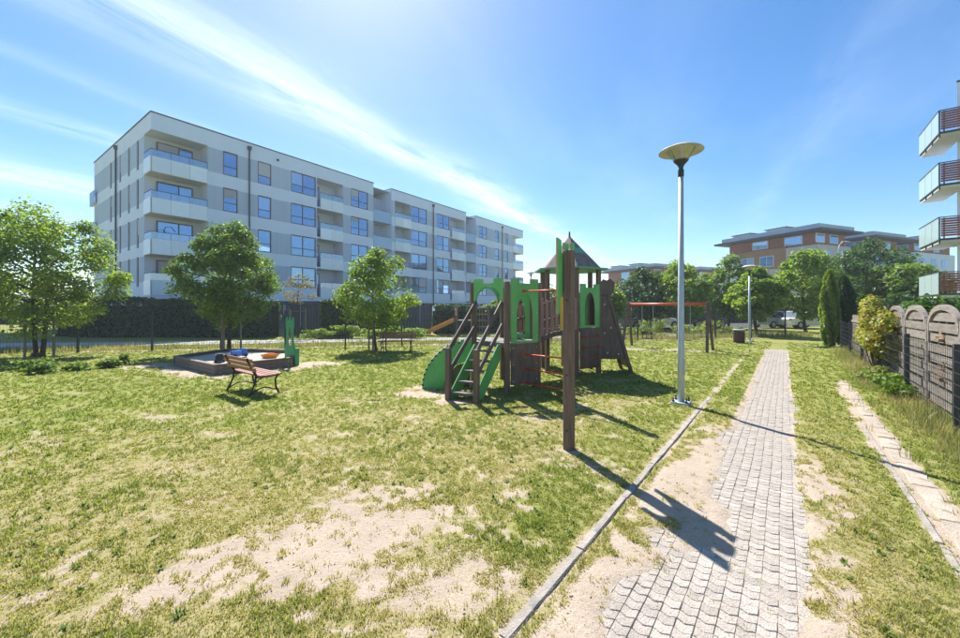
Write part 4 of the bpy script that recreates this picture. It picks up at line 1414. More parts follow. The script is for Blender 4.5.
def window(s0, s1, z0, z1, mull=(), trans=True, y=.1, parent=apt, axis='x', x0=0.0, fm='frame', door=False):
    """frame with panes; mull = fractions of the mullions"""
    b = MB()
    fw = .075
    def bx(a, c, y0, y1, z_0, z_1, mb):
        if axis == 'x': mb.bx(a, c, y0, y1, z_0, z_1)
        else: mb.bx(x0 + y0, x0 + y1, a, c, z_0, z_1)
    cuts = [s0] + [s0 + (s1 - s0) * m for m in mull] + [s1]
    bx(s0, s1, y - .03, y + .04, z0, z0 + fw, b)
    bx(s0, s1, y - .03, y + .04, z1 - fw, z1, b)
    for i, c in enumerate(cuts):
        l = c if i == 0 else c - fw if i == len(cuts) - 1 else c - fw / 2
        bx(l, l + fw, y - .033, y + .037, z0 + fw, z1 - fw, b)
    zt = z0 + (z1 - z0) * .36
    if trans:
        for i in range(len(cuts) - 1):
            bx(cuts[i] + fw, cuts[i + 1] - fw, y - .028, y + .034, zt, zt + .06, b)
    wo_ = b.build('window', M[fm], parent)
    if parent is apt and BRND.random() < .34:
        k_ = BRND.randrange(len(cuts) - 1)
        zb2 = z1 - (z1 - z0) * BRND.choice((.25, .4, .55, .62))
        pb = MB()
        bx(cuts[k_] + .05, cuts[k_ + 1] - .05, y - .026, y - .012, zb2, z1 - .05, pb)
        pb.build('blind', M['blind'], wo_)
    for i in range(len(cuts) - 1):
        segs = ((z0 + .04, zt + .03), (zt + .03, z1 - .04)) if trans else ((z0 + .04, z1 - .04),)
        for za, zb_ in segs:
            pb = MB()
            if axis == 'x': pb.add([(cuts[i] + .03, y, za), (cuts[i + 1] - .03, y, za), (cuts[i + 1] - .03, y, zb_), (cuts[i] + .03, y, zb_)], [(0, 1, 2, 3)])
            else: pb.add([(x0 + y, cuts[i] + .03, za), (x0 + y, cuts[i + 1] - .03, za), (x0 + y, cuts[i + 1] - .03, zb_), (x0 + y, cuts[i] + .03, zb_)], [(0, 1, 2, 3)])
            pb.build('pane', M['pane'], wo_)
    return wo_
rowsG = [(wz(i)[0] - .03, wz(i)[1] - .05) for i in range(4)]
WINS = [(4.60, 5.72, ()), (7.31, 8.46, ()), (10.24, 12.75, (.47,)), (16.76, 19.0, (.47,)), (25.6, 28.39, (.5,)), (30.32, 32.95, (.5,)), (39.94, 42.11, (.5,)), (44.4, 45.6, ()), (47.47, 48.44, ())]
LOGG = [(12.85, 15.79), (22.91, 25.5), (33.05, 36.3)]    # recessed balconies: start, end
CORNER = [(0.0, 3.52)]
for bi, (b0, b1) in enumerate(blocks):
    ops = []
    for i in range(4):
        z0, z1 = wz(i)
        for s0, s1, mu in WINS:
            if b0 <= s0 < b1: ops.append((s0, s1, z0, z1))
        for s0, s1 in LOGG:
            if b0 <= s0 < b1: ops.append((s0, s1, FL[i] - .06, FL[i] + 2.75, 'open'))
        if bi == 0: ops.append((0, 3.52, FL[i] - .06, FL[i] + 2.75, 'open'))
        if bi == 2: ops.append((50.11, 53.65, FL[i] - .06, FL[i] + 2.75, 'open'))
    ops.append((b0, b1, .0, 2.6, 'open')) if False else None
    facade(ops, b0, b1, (2.6, ROOF), rowsG)
    for i in range(4):
        z0, z1 = wz(i)
        for s0, s1, mu in WINS:
            if b0 <= s0 < b1: window(s0 + .01, s1 - .01, z0 + .01, z1 - .01, mu)
    # coping
    MB().bx(b0 - .04, b1 + .04, -.05, .35, ROOF, ROOF + .08).build('coping', M['anth'], apt)
    if bi:
        # side wall that shows above the gap
        MB().add([(b0, 0, 2.6), (b0, 3.2, 2.6), (b0, 3.2, ROOF), (b0, 0, ROOF)], [(0, 1, 2, 3)]).build('return_wall', M['white'], apt)
        MB().bx(b0 - .04, b0 + .3, .351, 3.2, ROOF, ROOF + .08).build('coping', M['anth'], apt)
    if bi < 2:
        MB().add([(b1, 0, 2.6), (b1, 3.2, 2.6), (b1, 3.2, ROOF), (b1, 0, ROOF)], [(0, 1, 2, 3)]).build('return_wall', M['white'], apt)
# gaps between the blocks with frosted glass balconies
for g0, g1 in ((19.73, 22.36), (36.67, 39.16)):
    MB().add([(g0, 2.2, 0), (g1, 2.2, 0), (g1, 2.2, ROOF - .9), (g0, 2.2, ROOF - .9)], [(0, 1, 2, 3)]).build('gap_wall', M['grey'], apt)
    MB().bx(g0, g1, 2.15, 2.5, ROOF - .9, ROOF - .82).build('coping', M['anth'], apt)
    for i in range(4):
        sl = MB().bx(g0 + .01, g1 - .01, .12, 2.19, FL[i] - .16, FL[i] + .02).build('balcony', M['slab'], apt)
        MB().bx(g0 + .03, g1 - .03, -.02, .02, FL[i] - .2, FL[i] + 1.12).build('glass_panel', M['frost'], sl)
        MB().bx(g0 + .03, g1 - .03, -.03, .03, FL[i] + 1.12, FL[i] + 1.15).build('rail', M['anth'], sl)
        window(g0 + .35, g0 + 1.35, FL[i] + .06, FL[i] + 2.3, (), False, 2.1)
# loggias
def loggia(s0, s1, i, deep=1.6, corner=None):
    z0, z1 = FL[i], FL[i] + 2.74
    b = MB()
    e = .006
    b.add([(s0, deep, z0), (s1, deep, z0), (s1, deep, z1), (s0, deep, z1)], [(0, 1, 2, 3)])
    if corner != 'start': b.add([(s0 + e, 0, z0), (s0 + e, deep, z0), (s0 + e, deep, z1), (s0 + e, 0, z1)], [(0, 1, 2, 3)])
    if corner != 'end': b.add([(s1 - e, 0, z0), (s1 - e, deep, z0), (s1 - e, deep, z1), (s1 - e, 0, z1)], [(0, 1, 2, 3)])
    b.add([(s0, 0, z1), (s1, 0, z1), (s1, deep, z1), (s0, deep, z1)], [(0, 1, 2, 3)])
    lg = b.build('loggia', M['warm'], apt)
    return lg
def glass_front(s0, s1, i, y=-.06, n=2, parent=None, axis='x', x0=0.0, low=False):
    """white balcony front with a clear glass strip above and a dark hand rail"""
    zb, zs, zt = FL[i] - .25, FL[i] + .86, FL[i] + 1.36
    def bx(mb, a, c, y0, y1, z_0, z_1):
        return mb.bx(a, c, y0, y1, z_0, z_1) if axis == 'x' else mb.bx(x0 + y0, x0 + y1, a, c, z_0, z_1)
    bal = bx(MB(), s0, s1, y + .03, y + .1, zb, zs - .02).build('balcony', M['slab'], apt)
    for k in range(n):
        a, c = s0 + (s1 - s0) * k / n + .012, s0 + (s1 - s0) * (k + 1) / n - .012
        bx(MB(), a, c, y, y + .025, zb + .02, zs).build('front_panel', M['panel'], bal)
        bx(MB(), a, c, y + .045, y + .06, zs, zt).build('glass_panel', M['bglass'], bal)
        bx(MB(), c - .02, c + .02, y + .062, y + .1, zs - .015, zt).build('rail_post', M['anth'], bal)
    bx(MB(), s0, s1, y + .03, y + .08, zt, zt + .04).build('hand_rail', M['anth'], bal)
    return bal
for s0, s1 in LOGG:
    for i in range(4):
        loggia(s0, s1, i)
        glass_front(s0 + .35 if s0 != 22.91 else s0, s1, i, n=2)
        window(s0 + .15, s0 + 1.15, FL[i] + .03, FL[i] + 2.35, (), False, 1.5)
for i in range(4):
    loggia(0, 3.52, i, 1.57, 'start')
    fr = glass_front(0, 3.5, i, n=3)
    glass_front(-.06, 1.5, i, n=1, axis='y', x0=0.0)
    MB().bx(0, 3.52, .041, 1.56, FL[i] - .24, FL[i] - .02).build('balcony_floor', M['slab'], apt)
    window(.7, 3.0, FL[i] + .03, FL[i] + 2.45, (.6,), False, 1.46)
    loggia(50.11, 53.65, i, 1.57, 'end')
    glass_front(50.11, 53.65 + .06, i, n=2)
    glass_front(-.0, 1.6, i, y=-.1, n=1, axis='y', x0=53.72)
    MB().bx(50.11, 53.64, .041, 1.56, FL[i] - .24, FL[i] - .02).build('balcony_floor', M['slab'], apt)
MB().bx(0.01, 3.52, .01, 1.56, FL[3] + 2.75, FL[3] + 2.9).build('soffit', M['slab'], apt)
# garden chair frame on a balcony
MB().tube([(1.0, .5, FL[1] + .02), (.8, .55, FL[1] + 1.2), (1.0, .6, FL[1] + 1.9), (1.35, .6, FL[1] + 1.95), (1.6, .55, FL[1] + 1.6)], [.03] * 5, 6).build('hanging_chair_frame', M['black'], apt)
# left end facade
lops = []
LW = [(2.9, 3.45), (5.2, 5.75), (7.7, 8.25), (10.6, 11.2)]
for i in range(4):
    z0, z1 = wz(i)
    lops.append((0, 1.57, FL[i] - .06, FL[i] + 2.75, 'open'))
    for a, c in LW: lops.append((a, c, z0 - .35, z1))
facade(lops, 0, DEPTH, (2.6, ROOF), rowsG, 0.0, 'y')
for i in range(4):
    z0, z1 = wz(i)
    for a, c in LW: window(a + .01, c - .01, z0 - .34, z1 - .01, (), True, .1, apt, 'y', 0.0)
MB().bx(-.05, .35, .351, DEPTH + .05, ROOF, ROOF + .08).build('coping', M['anth'], apt)
for i in range(1, 4):
    sl = MB().bx(-.2, -.005, DEPTH - 1.2, DEPTH + .6, FL[i] - .2, FL[i]).build('balcony', M['slab'], apt)
    MB().bx(-.23, -.2, DEPTH - 1.2, DEPTH + .6, FL[i] - .2, FL[i] + 1.1).build('glass_panel', M['frost'], sl)
# downpipes with hoppers
def downpipe(x, y):
    d = MB().tube([(x, y, 2.4), (x, y, ROOF - .55)], [.06, .06], 8).build('downpipe', M['anth'], apt)
    MB().add([(x - .1, y - .1, ROOF - .62), (x + .1, y - .1, ROOF - .62), (x + .1, y + .1, ROOF - .62), (x - .1, y + .1, ROOF - .62), (x - .16, y - .13, ROOF - .3), (x + .16, y - .13, ROOF - .3), (x + .16, y + .13, ROOF - .3), (x - .16, y + .13, ROOF - .3)], [(0, 3, 2, 1), (4, 5, 6, 7), (0, 1, 5, 4), (1, 2, 6, 5), (2, 3, 7, 6), (3, 0, 4, 7)]).build('hopper', M['anth'], d)
for x in (6.58, 29.53, 46.53): downpipe(x, -.09)
downpipe(-.09, 8.9)
for x in (9.0,):
    MB().box((x, -.06, 15.1), (.16, .12, .16)).build('wall_camera', M['black'], apt)
# body, roof and dark ground floor
MB().bx(.2, 53.4, 1.7, DEPTH, 0, ROOF - 1.0).build('core', M['grey'], apt)
MB().bx(.3, 53.3, .4, DEPTH - .1, ROOF - .35, ROOF - .25).build('roof', M['roofl'], apt)
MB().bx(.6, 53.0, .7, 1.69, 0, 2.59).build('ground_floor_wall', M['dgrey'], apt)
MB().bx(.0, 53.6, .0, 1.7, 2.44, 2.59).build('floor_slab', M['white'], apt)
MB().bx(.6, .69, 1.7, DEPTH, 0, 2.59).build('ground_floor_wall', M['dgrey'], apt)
for s_ in (2, 5, 9, 13.5, 17, 21, 25, 30, 34, 38, 42, 46, 50):
    window(s_, s_ + 1.6, .6, 2.2, (.5,), False, .66)
    MB().bx(s_ + 2.0, s_ + 2.35, .05, .4, 0, 2.43).build('pillar', M['grey'], apt)

# ------------------------------------------------------------------ balcony building at the right edge
P1 = Vector((24.9, 21.2))
rb = thing('balcony_building', 'white building edge with red-brown slatted balconies and glass sides', 'building', (P1.x, P1.y, 0), PRZ - math.pi / 2)
# local: x to the right of the path (r), y along the path (p)
zf = [zat(300, 21.2) + 2.93 * i - .1 for i in range(4)]
zf = [2.6, 5.56, 8.5, 11.32]
wp_ = [(.95, 1.6), (14, 1.6), (17.5, 12), (5.2, 12)]
MB().add([(x, y, 0) for x, y in wp_] + [(x, y, 14.4) for x, y in wp_], [(3, 2, 1, 0), (4, 5, 6, 7)] + [(k, (k + 1) % 4, 4 + (k + 1) % 4, 4 + k) for k in range(4)]).build('wall', M['white'], rb)
MB().add([(x * 1.004 - .03, y * 1.004 - .03, 14.4) for x, y in wp_] + [(x * 1.004 - .03, y * 1.004 - .03, 14.5) for x, y in wp_], [(3, 2, 1, 0), (4, 5, 6, 7)] + [(k, (k + 1) % 4, 4 + (k + 1) % 4, 4 + k) for k in range(4)]).build('coping', M['anth'], rb)
for i, z0 in enumerate(zf):
    bal = MB().bx(0, 5.5, 0, 1.595, z0 - .22, z0).bx(0, .945, 1.595, 3.9, z0 - .22, z0).build('balcony', M['slab'], rb)
    MB().bx(-.03, 5.5, -.05, -.005, z0 - .1, z0 + .0).build('edge_strip', M['anth'], bal)
    MB().bx(-.05, -.005, -.05, 3.9, z0 - .1, z0 + .0).build('edge_strip', M['anth'], bal)
    for k in range(8):
        zz = z0 + .1 + k * .125
        MB().bx(-.0, 5.5, -.075, -.05, zz, zz + .1).build('slat', M['slat'], bal)
    for k in range(5):
        MB().bx(.1 + k * 1.3, .15 + k * 1.3, -.045, -.005, z0 - .1, z0 + 1.1).build('rail_post', M['anth'], bal)
    for k in range(3):
        MB().bx(-.075, -.055, .0 + k * 1.3 + .02, (k + 1) * 1.3 - .02, z0 - .05, z0 + 1.12).build('glass_panel', M['mint'], bal)
        MB().bx(-.05, -.005, k * 1.3, k * 1.3 + .05, z0 - .3, z0 + 1.1).build('rail_post', M['anth'], bal)
    MB().bx(-.09, -.0, -.09, 3.9, z0 + 1.12, z0 + 1.16).build('hand_rail', M['anth'], bal)
    MB().bx(.0, 5.5, -.09, -.02, z0 + 1.12, z0 + 1.16).build('hand_rail', M['anth'], bal)
    for k in range(2):
        w_ = MB().bx(1.6 + k * 2.4, 3.4 + k * 2.4, 1.56, 1.595, z0 + .05, z0 + 2.2).build('window', M['frame'], rb)
        MB().bx(1.68 + k * 2.4, 3.32 + k * 2.4, 1.54, 1.558, z0 + .12, z0 + 2.12).build('pane', M['pane'], w_)

# ------------------------------------------------------------------ brick houses behind the trees
def brick_block(label, K, ang, LL_, LR_, z1, zt, wall, top='brick', vents=True, sc=1.0):
    """corner K nearest the camera; local x runs to the right face, local y to the left face (both away)"""
    t = thing('brick_building', label, 'building', (K[0], K[1], 0), ang, 'brick apartment houses behind the trees')
    MB().bx(0, LR_, 0, LL_, 0, z1).build('lower_wall', M[wall], t)
    MB().bx(.5, LR_ - .3, .5, LL_ - .3, z1, zt).build('upper_wall', M[top], t)
    MB().bx(-.02, .3, LL_ * .3, LL_ * .98, z1 - 2.7, z1 + .15).build('brick_bay', M['tan'], t)
    MB().bx(-.5, .9, LL_ * .82, LL_ * 1.0, z1 - 4.2, z1 - .2).build('white_bay', M['white'], t)
    rf = MB().bx(-1.0, LR_ + .8, -1.0, LL_ + 1.2, zt, zt + .27).build('roof', M['roof'], t)
    MB().bx(-.3, LR_ + .2, -.3, LL_ + .4, zt + .271, zt + .95).build('roof_upstand', M['roofl'], rf)
    if vents:
        for f in (.35, .75):
            MB().bx(1.0, 4.0, LL_ * f, LL_ * f + 2.6, zt + .951, zt + 1.4).build('roof_light', M['roofl'], rf)
            MB().bx(.8, 4.2, LL_ * f - .2, LL_ * f + 2.8, zt + 1.401, zt + 1.5).build('roof_light_cap', M['roof'], rf)
    def win(face, c, w, z0, h, m='white'):
        if face == 'L':
            o = MB().bx(-.08, .05, c - w / 2, c + w / 2, z0, z0 + h)
            p = [MB().bx(-.1, -.081, c - w / 2 + .08 + k * (w - .08) / 2, c - w / 2 + (k + 1) * (w - .08) / 2, z0 + .08, z0 + h - .08) for k in range(2)]
        else:
            o = MB().bx(c - w / 2, c + w / 2, -.08, .05, z0, z0 + h)
            p = [MB().bx(c - w / 2 + .08 + k * (w - .08) / 2, c - w / 2 + (k + 1) * (w - .08) / 2, -.1, -.081, z0 + .08, z0 + h - .08) for k in range(2)]
        wo_ = o.build('window', M[m], t)
        for q in p: q.build('pane', M['pane'], wo_)
    for r_ in range(3):
        zz = z1 - 2.3 - r_ * 2.9
        if zz < .3: break
        for c in (LL_ * .15, LL_ * .5, LL_ * .72): win('L', c, 1.9, zz, 1.5)
        k = 1.6
        while k < LR_ - 1: win('R', k, 1.7, zz, 1.5); k += 3.4
        MB().bx(.6, 2.7, -1.1, -.01, zz - .9, zz - .7).build('balcony', M['slab'], t)
        MB().bx(.6, 2.7, -1.15, -1.1, zz - .9, zz + .2).build('balcony_front', M['stone'], t)
    # top storey windows and corner glazing
    for c in (1.3, LR_ * .6):
        o = MB().bx(c - .9, c + .9, .42, .499, z1 + .35, zt - .15).build('window', M['white'], t)
        MB().bx(c - .8, c + .8, .4, .419, z1 + .45, zt - .25).build('pane', M['pane'], o)
    for c in (LL_ * .25, LL_ * .6):
        o = MB().bx(.42, .499, c - 1.1, c + 1.1, z1 + .35, zt - .15).build('window', M['white'], t)
        MB().bx(.4, .419, c - 1.0, c + 1.0, z1 + .45, zt - .25).build('pane', M['pane'], o)
    return t
def blk(u, Y, v_eave, v_low, *a, **k):
    p = at(u, Y=Y)
    return (p.x, p.y), zat(v_low, Y), zat(v_eave, Y)
rot = R(21)
K, zl, zt = blk(818, 50, 231, 244)
brick_block('brick and grey house with dark flat roof and two roof lights', K, rot, 12.5, 7.0, zl, zt, 'stone')
K, zl, zt = blk(872, 56, 238, 249)
brick_block('middle brick and grey house, its roof a little lower', K, rot, 9, 8, zl, zt, 'stone', vents=False)
K, zl, zt = blk(917, 62, 242, 252)
brick_block('brick house beside the slatted balconies, a white bay below', K, rot, 9, 12, zl, zt, 'white', vents=False)
K, zl, zt = blk(655, 78, 268, 281)
brick_block('distant low brick and white house with roof vents behind trees', K, R(28), 13, 8, zl, zt, 'white')
K, zl, zt = blk(700, 84, 271, 283)
brick_block('distant brick and white house with a dark plain roof behind trees', K, R(22), 8, 9, zl, zt, 'white', vents=False)

# tall curved street lamp in front of the brick houses
p = at(838, Y=44)
sl = thing('curved_street_lamp', 'slim curved street lamp in front of the brick houses', 'lamp', (p.x, p.y, 0), R(20))
MB().tube([(0, 0, 0), (0, 0, 7.0), (.05, 0, 8.2), (.3, 0, 8.9), (.8, 0, 9.3), (1.4, 0, 9.35)], [.08, .06, .05, .05, .045, .04], 8).build('pole', M['galv'], sl, smooth=True)
MB().box((1.7, 0, 9.35), (.7, .22, .1)).build('lamp_head', M['galv'], sl, bevel=.03)

# ------------------------------------------------------------------ cars on the street
def car(label, loc, rz, paint):
    t = thing('parked_car', label, 'car', loc, rz, 'cars parked along the street')
    prof = [(-2.1, .3), (2.05, .3), (2.1, .62), (1.95, .78), (1.0, .92), (-1.75, .95), (-2.1, .85)]
    b = MB()
    n = len(prof)
    for y_ in (-.82, -.7, .7, .82):
        s_ = .94 if abs(y_) > .8 else 1
        b.v += [(x * s_, y_, .3 + (z - .3) * (1 if abs(y_) < .8 else .93)) for x, z in prof]
    for k in range(3):
        for i in range(n):
            j = (i + 1) % n
            b.f.append((k * n + i, k * n + j, (k + 1) * n + j, (k + 1) * n + i)); b.mi.append(0)
    b.f += [tuple(range(n)), tuple(3 * n + i for i in reversed(range(n)))]; b.mi += [0, 0]
    b.build('body', M[paint], t, bevel=.03)
    cab = [(-1.7, .93), (1.05, .9), (.35, 1.42), (-1.2, 1.45)]
    g = MB()
    g.add([(x, -.72 if i < 2 else -.58, z) for i, (x, z) in enumerate(cab)] + [(x, .72 if i < 2 else .58, z) for i, (x, z) in enumerate(cab)], [(0, 1, 2, 3), (7, 6, 5, 4), (0, 4, 5, 1), (1, 5, 6, 2), (2, 6, 7, 3), (3, 7, 4, 0)])
    g.build('glasshouse', M['carglass'], t)
    MB().add([(.3, -.57, 1.425), (-1.2, -.57, 1.455), (-1.2, .57, 1.455), (.3, .57, 1.425), (.1, -.5, 1.48), (-1.05, -.5, 1.5), (-1.05, .5, 1.5), (.1, .5, 1.48)], [(0, 1, 2, 3), (4, 7, 6, 5), (0, 4, 5, 1), (1, 5, 6, 2), (2, 6, 7, 3), (3, 7, 4, 0)]).build('roof', M[paint], t)
    for x_ in (-1.3, 1.3):
        for y_ in (-.76, .76):
            w_ = MB().tube([(x_, y_ - .1, .31), (x_, y_ + .1, .31)], [.31, .31], 14).build('wheel', M['tyre'], t)
            MB().tube([(x_, y_ - .105, .31), (x_, y_ + .105, .31)], [.19, .19], 10).build('rim', M['galv'], w_)
    for y_ in (-.6, .6):
        MB().box((2.05, y_, .68), (.08, .3, .14)).build('headlight', M['lens'], t)
        MB().box((-2.07, y_, .78), (.06, .22, .16)).build('tail_light', M['orange'], t)
    return t
for u, Y, rz, pt, lb in ((803, 34.5, 12, 'carw', 'white car parked behind the fence near the big tree trunk'), (776, 35.5, 14, 'cars', 'silver car parked next to the white car'),
                         (617, 33.5, 12, 'cars', 'silver-blue car seen past the climbing wall'), (655, 34.5, 15, 'carw', 'white car seen through the swing frame'), (703, 36, 12, 'card', 'dark blue car parked behind the swing frame leg')):
    p = at(u, Y=Y)
    car(lb, (p.x, p.y, .035), R(rz), pt)

# ------------------------------------------------------------------ second play tower behind the fence, with an orange slide
p = at(458, Y=25.5)
pt = thing('slide_tower', 'distant small play tower with orange slide behind wire fence', 'playset', (p.x, p.y, 0), R(10))
for x_ in (-.1, 1.05):
    for y_ in (-.5, .5):
        MB().box((x_, y_, .9), (.1, .1, 1.9)).build('post', M['brown'], pt)
MB().bx(-.15, 1.1, -.55, .55, .95, 1.02).build('platform', M['tread'], pt)
MB().add([(-.15, -.25, 1.0), (-.15, .25, 1.0), (-2.0, .25, .15), (-2.0, -.25, .15), (-.15, -.25, .96), (-.15, .25, .96), (-2.0, .25, .11), (-2.0, -.25, .11)], [(0, 1, 2, 3), (7, 6, 5, 4), (0, 4, 5, 1), (1, 5, 6, 2), (2, 6, 7, 3), (3, 7, 4, 0)]).build('slide_chute', M['slideo'], pt)
for y_ in (-.27, .27):
    MB().bar((-.15, y_, 1.1), (-2.0, y_, .25), .03, .22).build('slide_side', M['slideo'], pt)
MB().bx(-.16, -.1, -.4, .4, 1.3, 1.8).build('hood_board', M['tan'], pt)
for k in range(5):
    MB().tube([(1.1, -.5, .2 + k * .4), (1.9, -.5, .2 + k * .4)], [.018] * 2, 6).build('net_rope', M['stake'], pt)
    MB().tube([(1.15 + k * .18, -.5, .1), (1.15 + k * .18, -.5, 1.85)], [.018] * 2, 6).build('net_rope', M['stake'], pt)
MB().box((1.95, -.5, .95), (.1, .1, 1.95)).build('post', M['brown'], pt)

# slatted garden fences in front of the apartments
def slat_fence(label, u0, u1, Y, h):
    x0, x1 = (u0 - 480) / FPX * Y, (u1 - 480) / FPX * Y
    t = thing('slat_fence', label, 'fence', (x0, Y, 0), 0, 'dark slatted garden fences')
    n = int((x1 - x0) / .19)
    sh = MB().bx(0, .15, -.015, .015, .05, h).build('slat', M['stwood'], t)
    for i in range(1, n):
        link('slat', sh.data, t, (i * .19, 0, 0))
    for z_ in (.4, h - .3):
        MB().bx(0, n * .19 - .04, .016, .05, z_, z_ + .08).build('rail', M['stwood'], t)
slat_fence('dark slatted garden fence left of the clipped hedge block, facing the sapling', 286, 322, 25.2, 2.25)
slat_fence('dark slatted garden fence between hedge block and distant slide', 352, 432, 26.2, 2.0)

# ------------------------------------------------------------------ vegetation
def leaf_mesh(name, C, N_, size, m, parent, seed, tint, aspect=.62, fold=.25, droop=0.0):
    """one rhombic, folded leaf per centre C, lying roughly across direction N_"""
    rg = np.random.default_rng(seed)
    n = len(C)
    nr = N_ + rg.normal(0, .55, (n, 3))
    nr /= np.linalg.norm(nr, axis=1, keepdims=True) + 1e-9
    t = rg.normal(0, 1, (n, 3)); t[:, 2] -= droop
    t -= nr * np.sum(t * nr, 1, keepdims=True)
    t /= np.linalg.norm(t, axis=1, keepdims=True) + 1e-9
    s = np.cross(nr, t)
    L_ = (size * rg.uniform(.65, 1.35, n))[:, None]
    Wd = L_ * aspect
    v0 = C - t * L_ * .5
    v1 = C + s * Wd * .5 + nr * L_ * fold * .4
    v2 = C + t * L_ * .5 - nr * L_ * .1
    v3 = C - s * Wd * .5 + nr * L_ * fold * .4
    V = np.stack([v0, v1, v2, v3], 1).reshape(-1, 3)
    b = np.arange(n) * 4
    T = np.concatenate([np.stack([b, b + 1, b + 2], -1), np.stack([b, b + 2, b + 3], -1)])
    ti = np.clip(tint + rg.normal(0, .2, n), 0, 1)
    return np_mesh(name, V, T, m, {'tint': np.repeat(ti, 4)}, parent)

def limb(b, p, q, r0, r1, rr, bend=.12, n=5, seg=6):
    p, q = Vector(p), Vector(q)
    L_ = (q - p).length
    k = Vector((rr.uniform(-1, 1), rr.uniform(-1, 1), rr.uniform(-.2, .6))) * L_ * bend
    pts = [p + (q - p) * (i / n) + k * math.sin(math.pi * i / n) for i in range(n + 1)]
    b.tube(pts, [r0 + (r1 - r0) * i / n for i in range(n + 1)], seg)
    return pts

def tree(label, x, y, H_, rx, zb, leaf, nleaf, lsize, seed, trunk_r=.07, ry=None, stems=1, taper=1.0, nclump=46, clump=.36, name='leafy_tree', group=None, asym=(0, 0), shell=.55, stakes=0, tint=.5, skew=1.0):
    """broad-leaved tree: crown between zb and H_, radius rx; clumps of leaves round limb ends"""
    rr = random.Random(seed); rg = np.random.default_rng(seed)
    t = thing(name, label, 'tree', (x, y, 0), 0, group)
    ry = ry or rx
    cz = (H_ + zb) / 2; hz = (H_ - zb) / 2
    cl = []
    tries = 0
    while len(cl) < nclump and tries < 5000:
        tries += 1
        v = Vector((rr.gauss(0, 1), rr.gauss(0, 1), rr.gauss(0, 1))).normalized()
        f = rr.uniform(shell, 1.0) ** .6
        zz = v.z * f
        # fuller below the middle, narrower on top
        wtop = 1.0 - max(0, zz) * .42 * taper
        lump = 1 + .2 * math.sin(3 * math.atan2(v.y, v.x) + seed) + .12 * math.sin(7 * v.z + seed * 1.7)
        p = Vector((v.x * f * rx * wtop * lump + asym[0] * zz, v.y * f * ry * wtop * lump + asym[1] * zz, cz + zz * hz))
        if all((p - q).length > rx * .26 for q in cl) or tries > 2500: cl.append(p)
    # woody part
    b = MB()
    forks = []
    for s in range(stems):
        ox = (s - (stems - 1) / 2) * .22
        tip = Vector((ox * 1.6 + rr.uniform(-.1, .1), rr.uniform(-.1, .1), zb + (H_ - zb) * .75))
        pts = limb(b, (ox, rr.uniform(-.05, .05), -.08), tip, trunk_r * (1 if stems == 1 else .8), trunk_r * .22, rr, .04, 9, 9)
        b.tube([(ox, 0, -.05), (ox, 0, .14)], [trunk_r * 1.5, trunk_r * .95], 9)
        forks += pts[3:]
    tr = b.build('trunk', M['bark'], t, smooth=True)
    lb = MB()
    for p in cl:
        f = min(forks, key=lambda q: (q - p).length + abs(q.z - (p.z - .35 * (p.xy.length + .3))) * .9)
        limb(lb, f, f + (p - f) * .93, trunk_r * .3, trunk_r * .06, rr, .1, 4, 5)
    lb.build('limbs', M['bark'], t, smooth=True)
    # leaves
    per = nleaf // len(cl)
    Cs, Ns, Ts = [], [], []
    for p in cl:
        cr = rx * clump * rr.uniform(.65, 1.2)
        v = rg.normal(0, 1, (per, 3)); v /= np.linalg.norm(v, axis=1, keepdims=True)
        rad = cr * rg.uniform(.05, 1.0, (per, 1)) ** .55
        pts = np.array(p) + v * rad * np.array([1.0, 1.0, .68]) - np.array([0, 0, 1]) * (np.abs(v[:, :1]) * rad * .25)
        Cs.append(pts)
        up = v * .5 + np.array([0, 0, .7])
        Ns.append(up)
        Ts.append(np.full(per, tint + rr.uniform(-.22, .22)))
    # loose leaves fill in
    k = nleaf // 8
    v = rg.normal(0, 1, (k, 3)); v /= np.linalg.norm(v, axis=1, keepdims=True)
    rad = rg.uniform(.2, 1.05, (k, 1)) ** .5
    wt = 1 - np.maximum(0, v[:, 2:3] * rad) * .42 * taper
    Cs.append(np.concatenate([v[:, :1] * rx * wt * rad, v[:, 1:2] * ry * wt * rad, cz + v[:, 2:3] * hz * rad], 1))
    Ns.append(v * .5 + np.array([0, 0, .6])); Ts.append(np.full(k, tint))
    leaf_mesh('crown', np.concatenate(Cs), np.concatenate(Ns), lsize, M[leaf], t, seed + 1, np.concatenate(Ts), droop=.5)
    for s in range(stakes):
        w = s * 2 * math.pi / max(stakes, 1) + .5
        MB().tube([(.42 * math.cos(w), .42 * math.sin(w), -.05), (.42 * math.cos(w), .42 * math.sin(w), 1.75)], [.04, .035], 8).build('stake', M['stake'], t)
    if stakes > 1:
        for s in range(stakes):
            w, w2 = s * 2 * math.pi / stakes + .5, (s + 1) * 2 * math.pi / stakes + .5
            MB().bar((.42 * math.cos(w), .42 * math.sin(w), 1.6), (.42 * math.cos(w2), .42 * math.sin(w2), 1.6), .02, .06).build('tie_board', M['stake'], t)
    return t
p = at(38, Y=14.6)
tree('spreading tree with two stems and stakes left of the apartment building', p.x, p.y, 5.5, 2.05, 1.05, 'leafB', 18000, .125, 31, .1, stems=2, stakes=3, nclump=60, clump=.3, taper=.8, tint=.5)
p = at(229, 351.5)
tree('round staked tree directly behind the sandbox', p.x, p.y, 5.3, 1.68, 1.2, 'leafA', 20000, .115, 42, .085, stakes=3, nclump=64, clump=.32, taper=.9, tint=.45)
p = at(376, 350.5)
tree('small staked tree with pointed crown beside the far bench', p.x, p.y, 4.35, 1.55, .85, 'leafB', 7500, .135, 57, .06, stakes=3, nclump=38, clump=.34, taper=1.5, tint=.45)
p = at(298, Y=23.5)
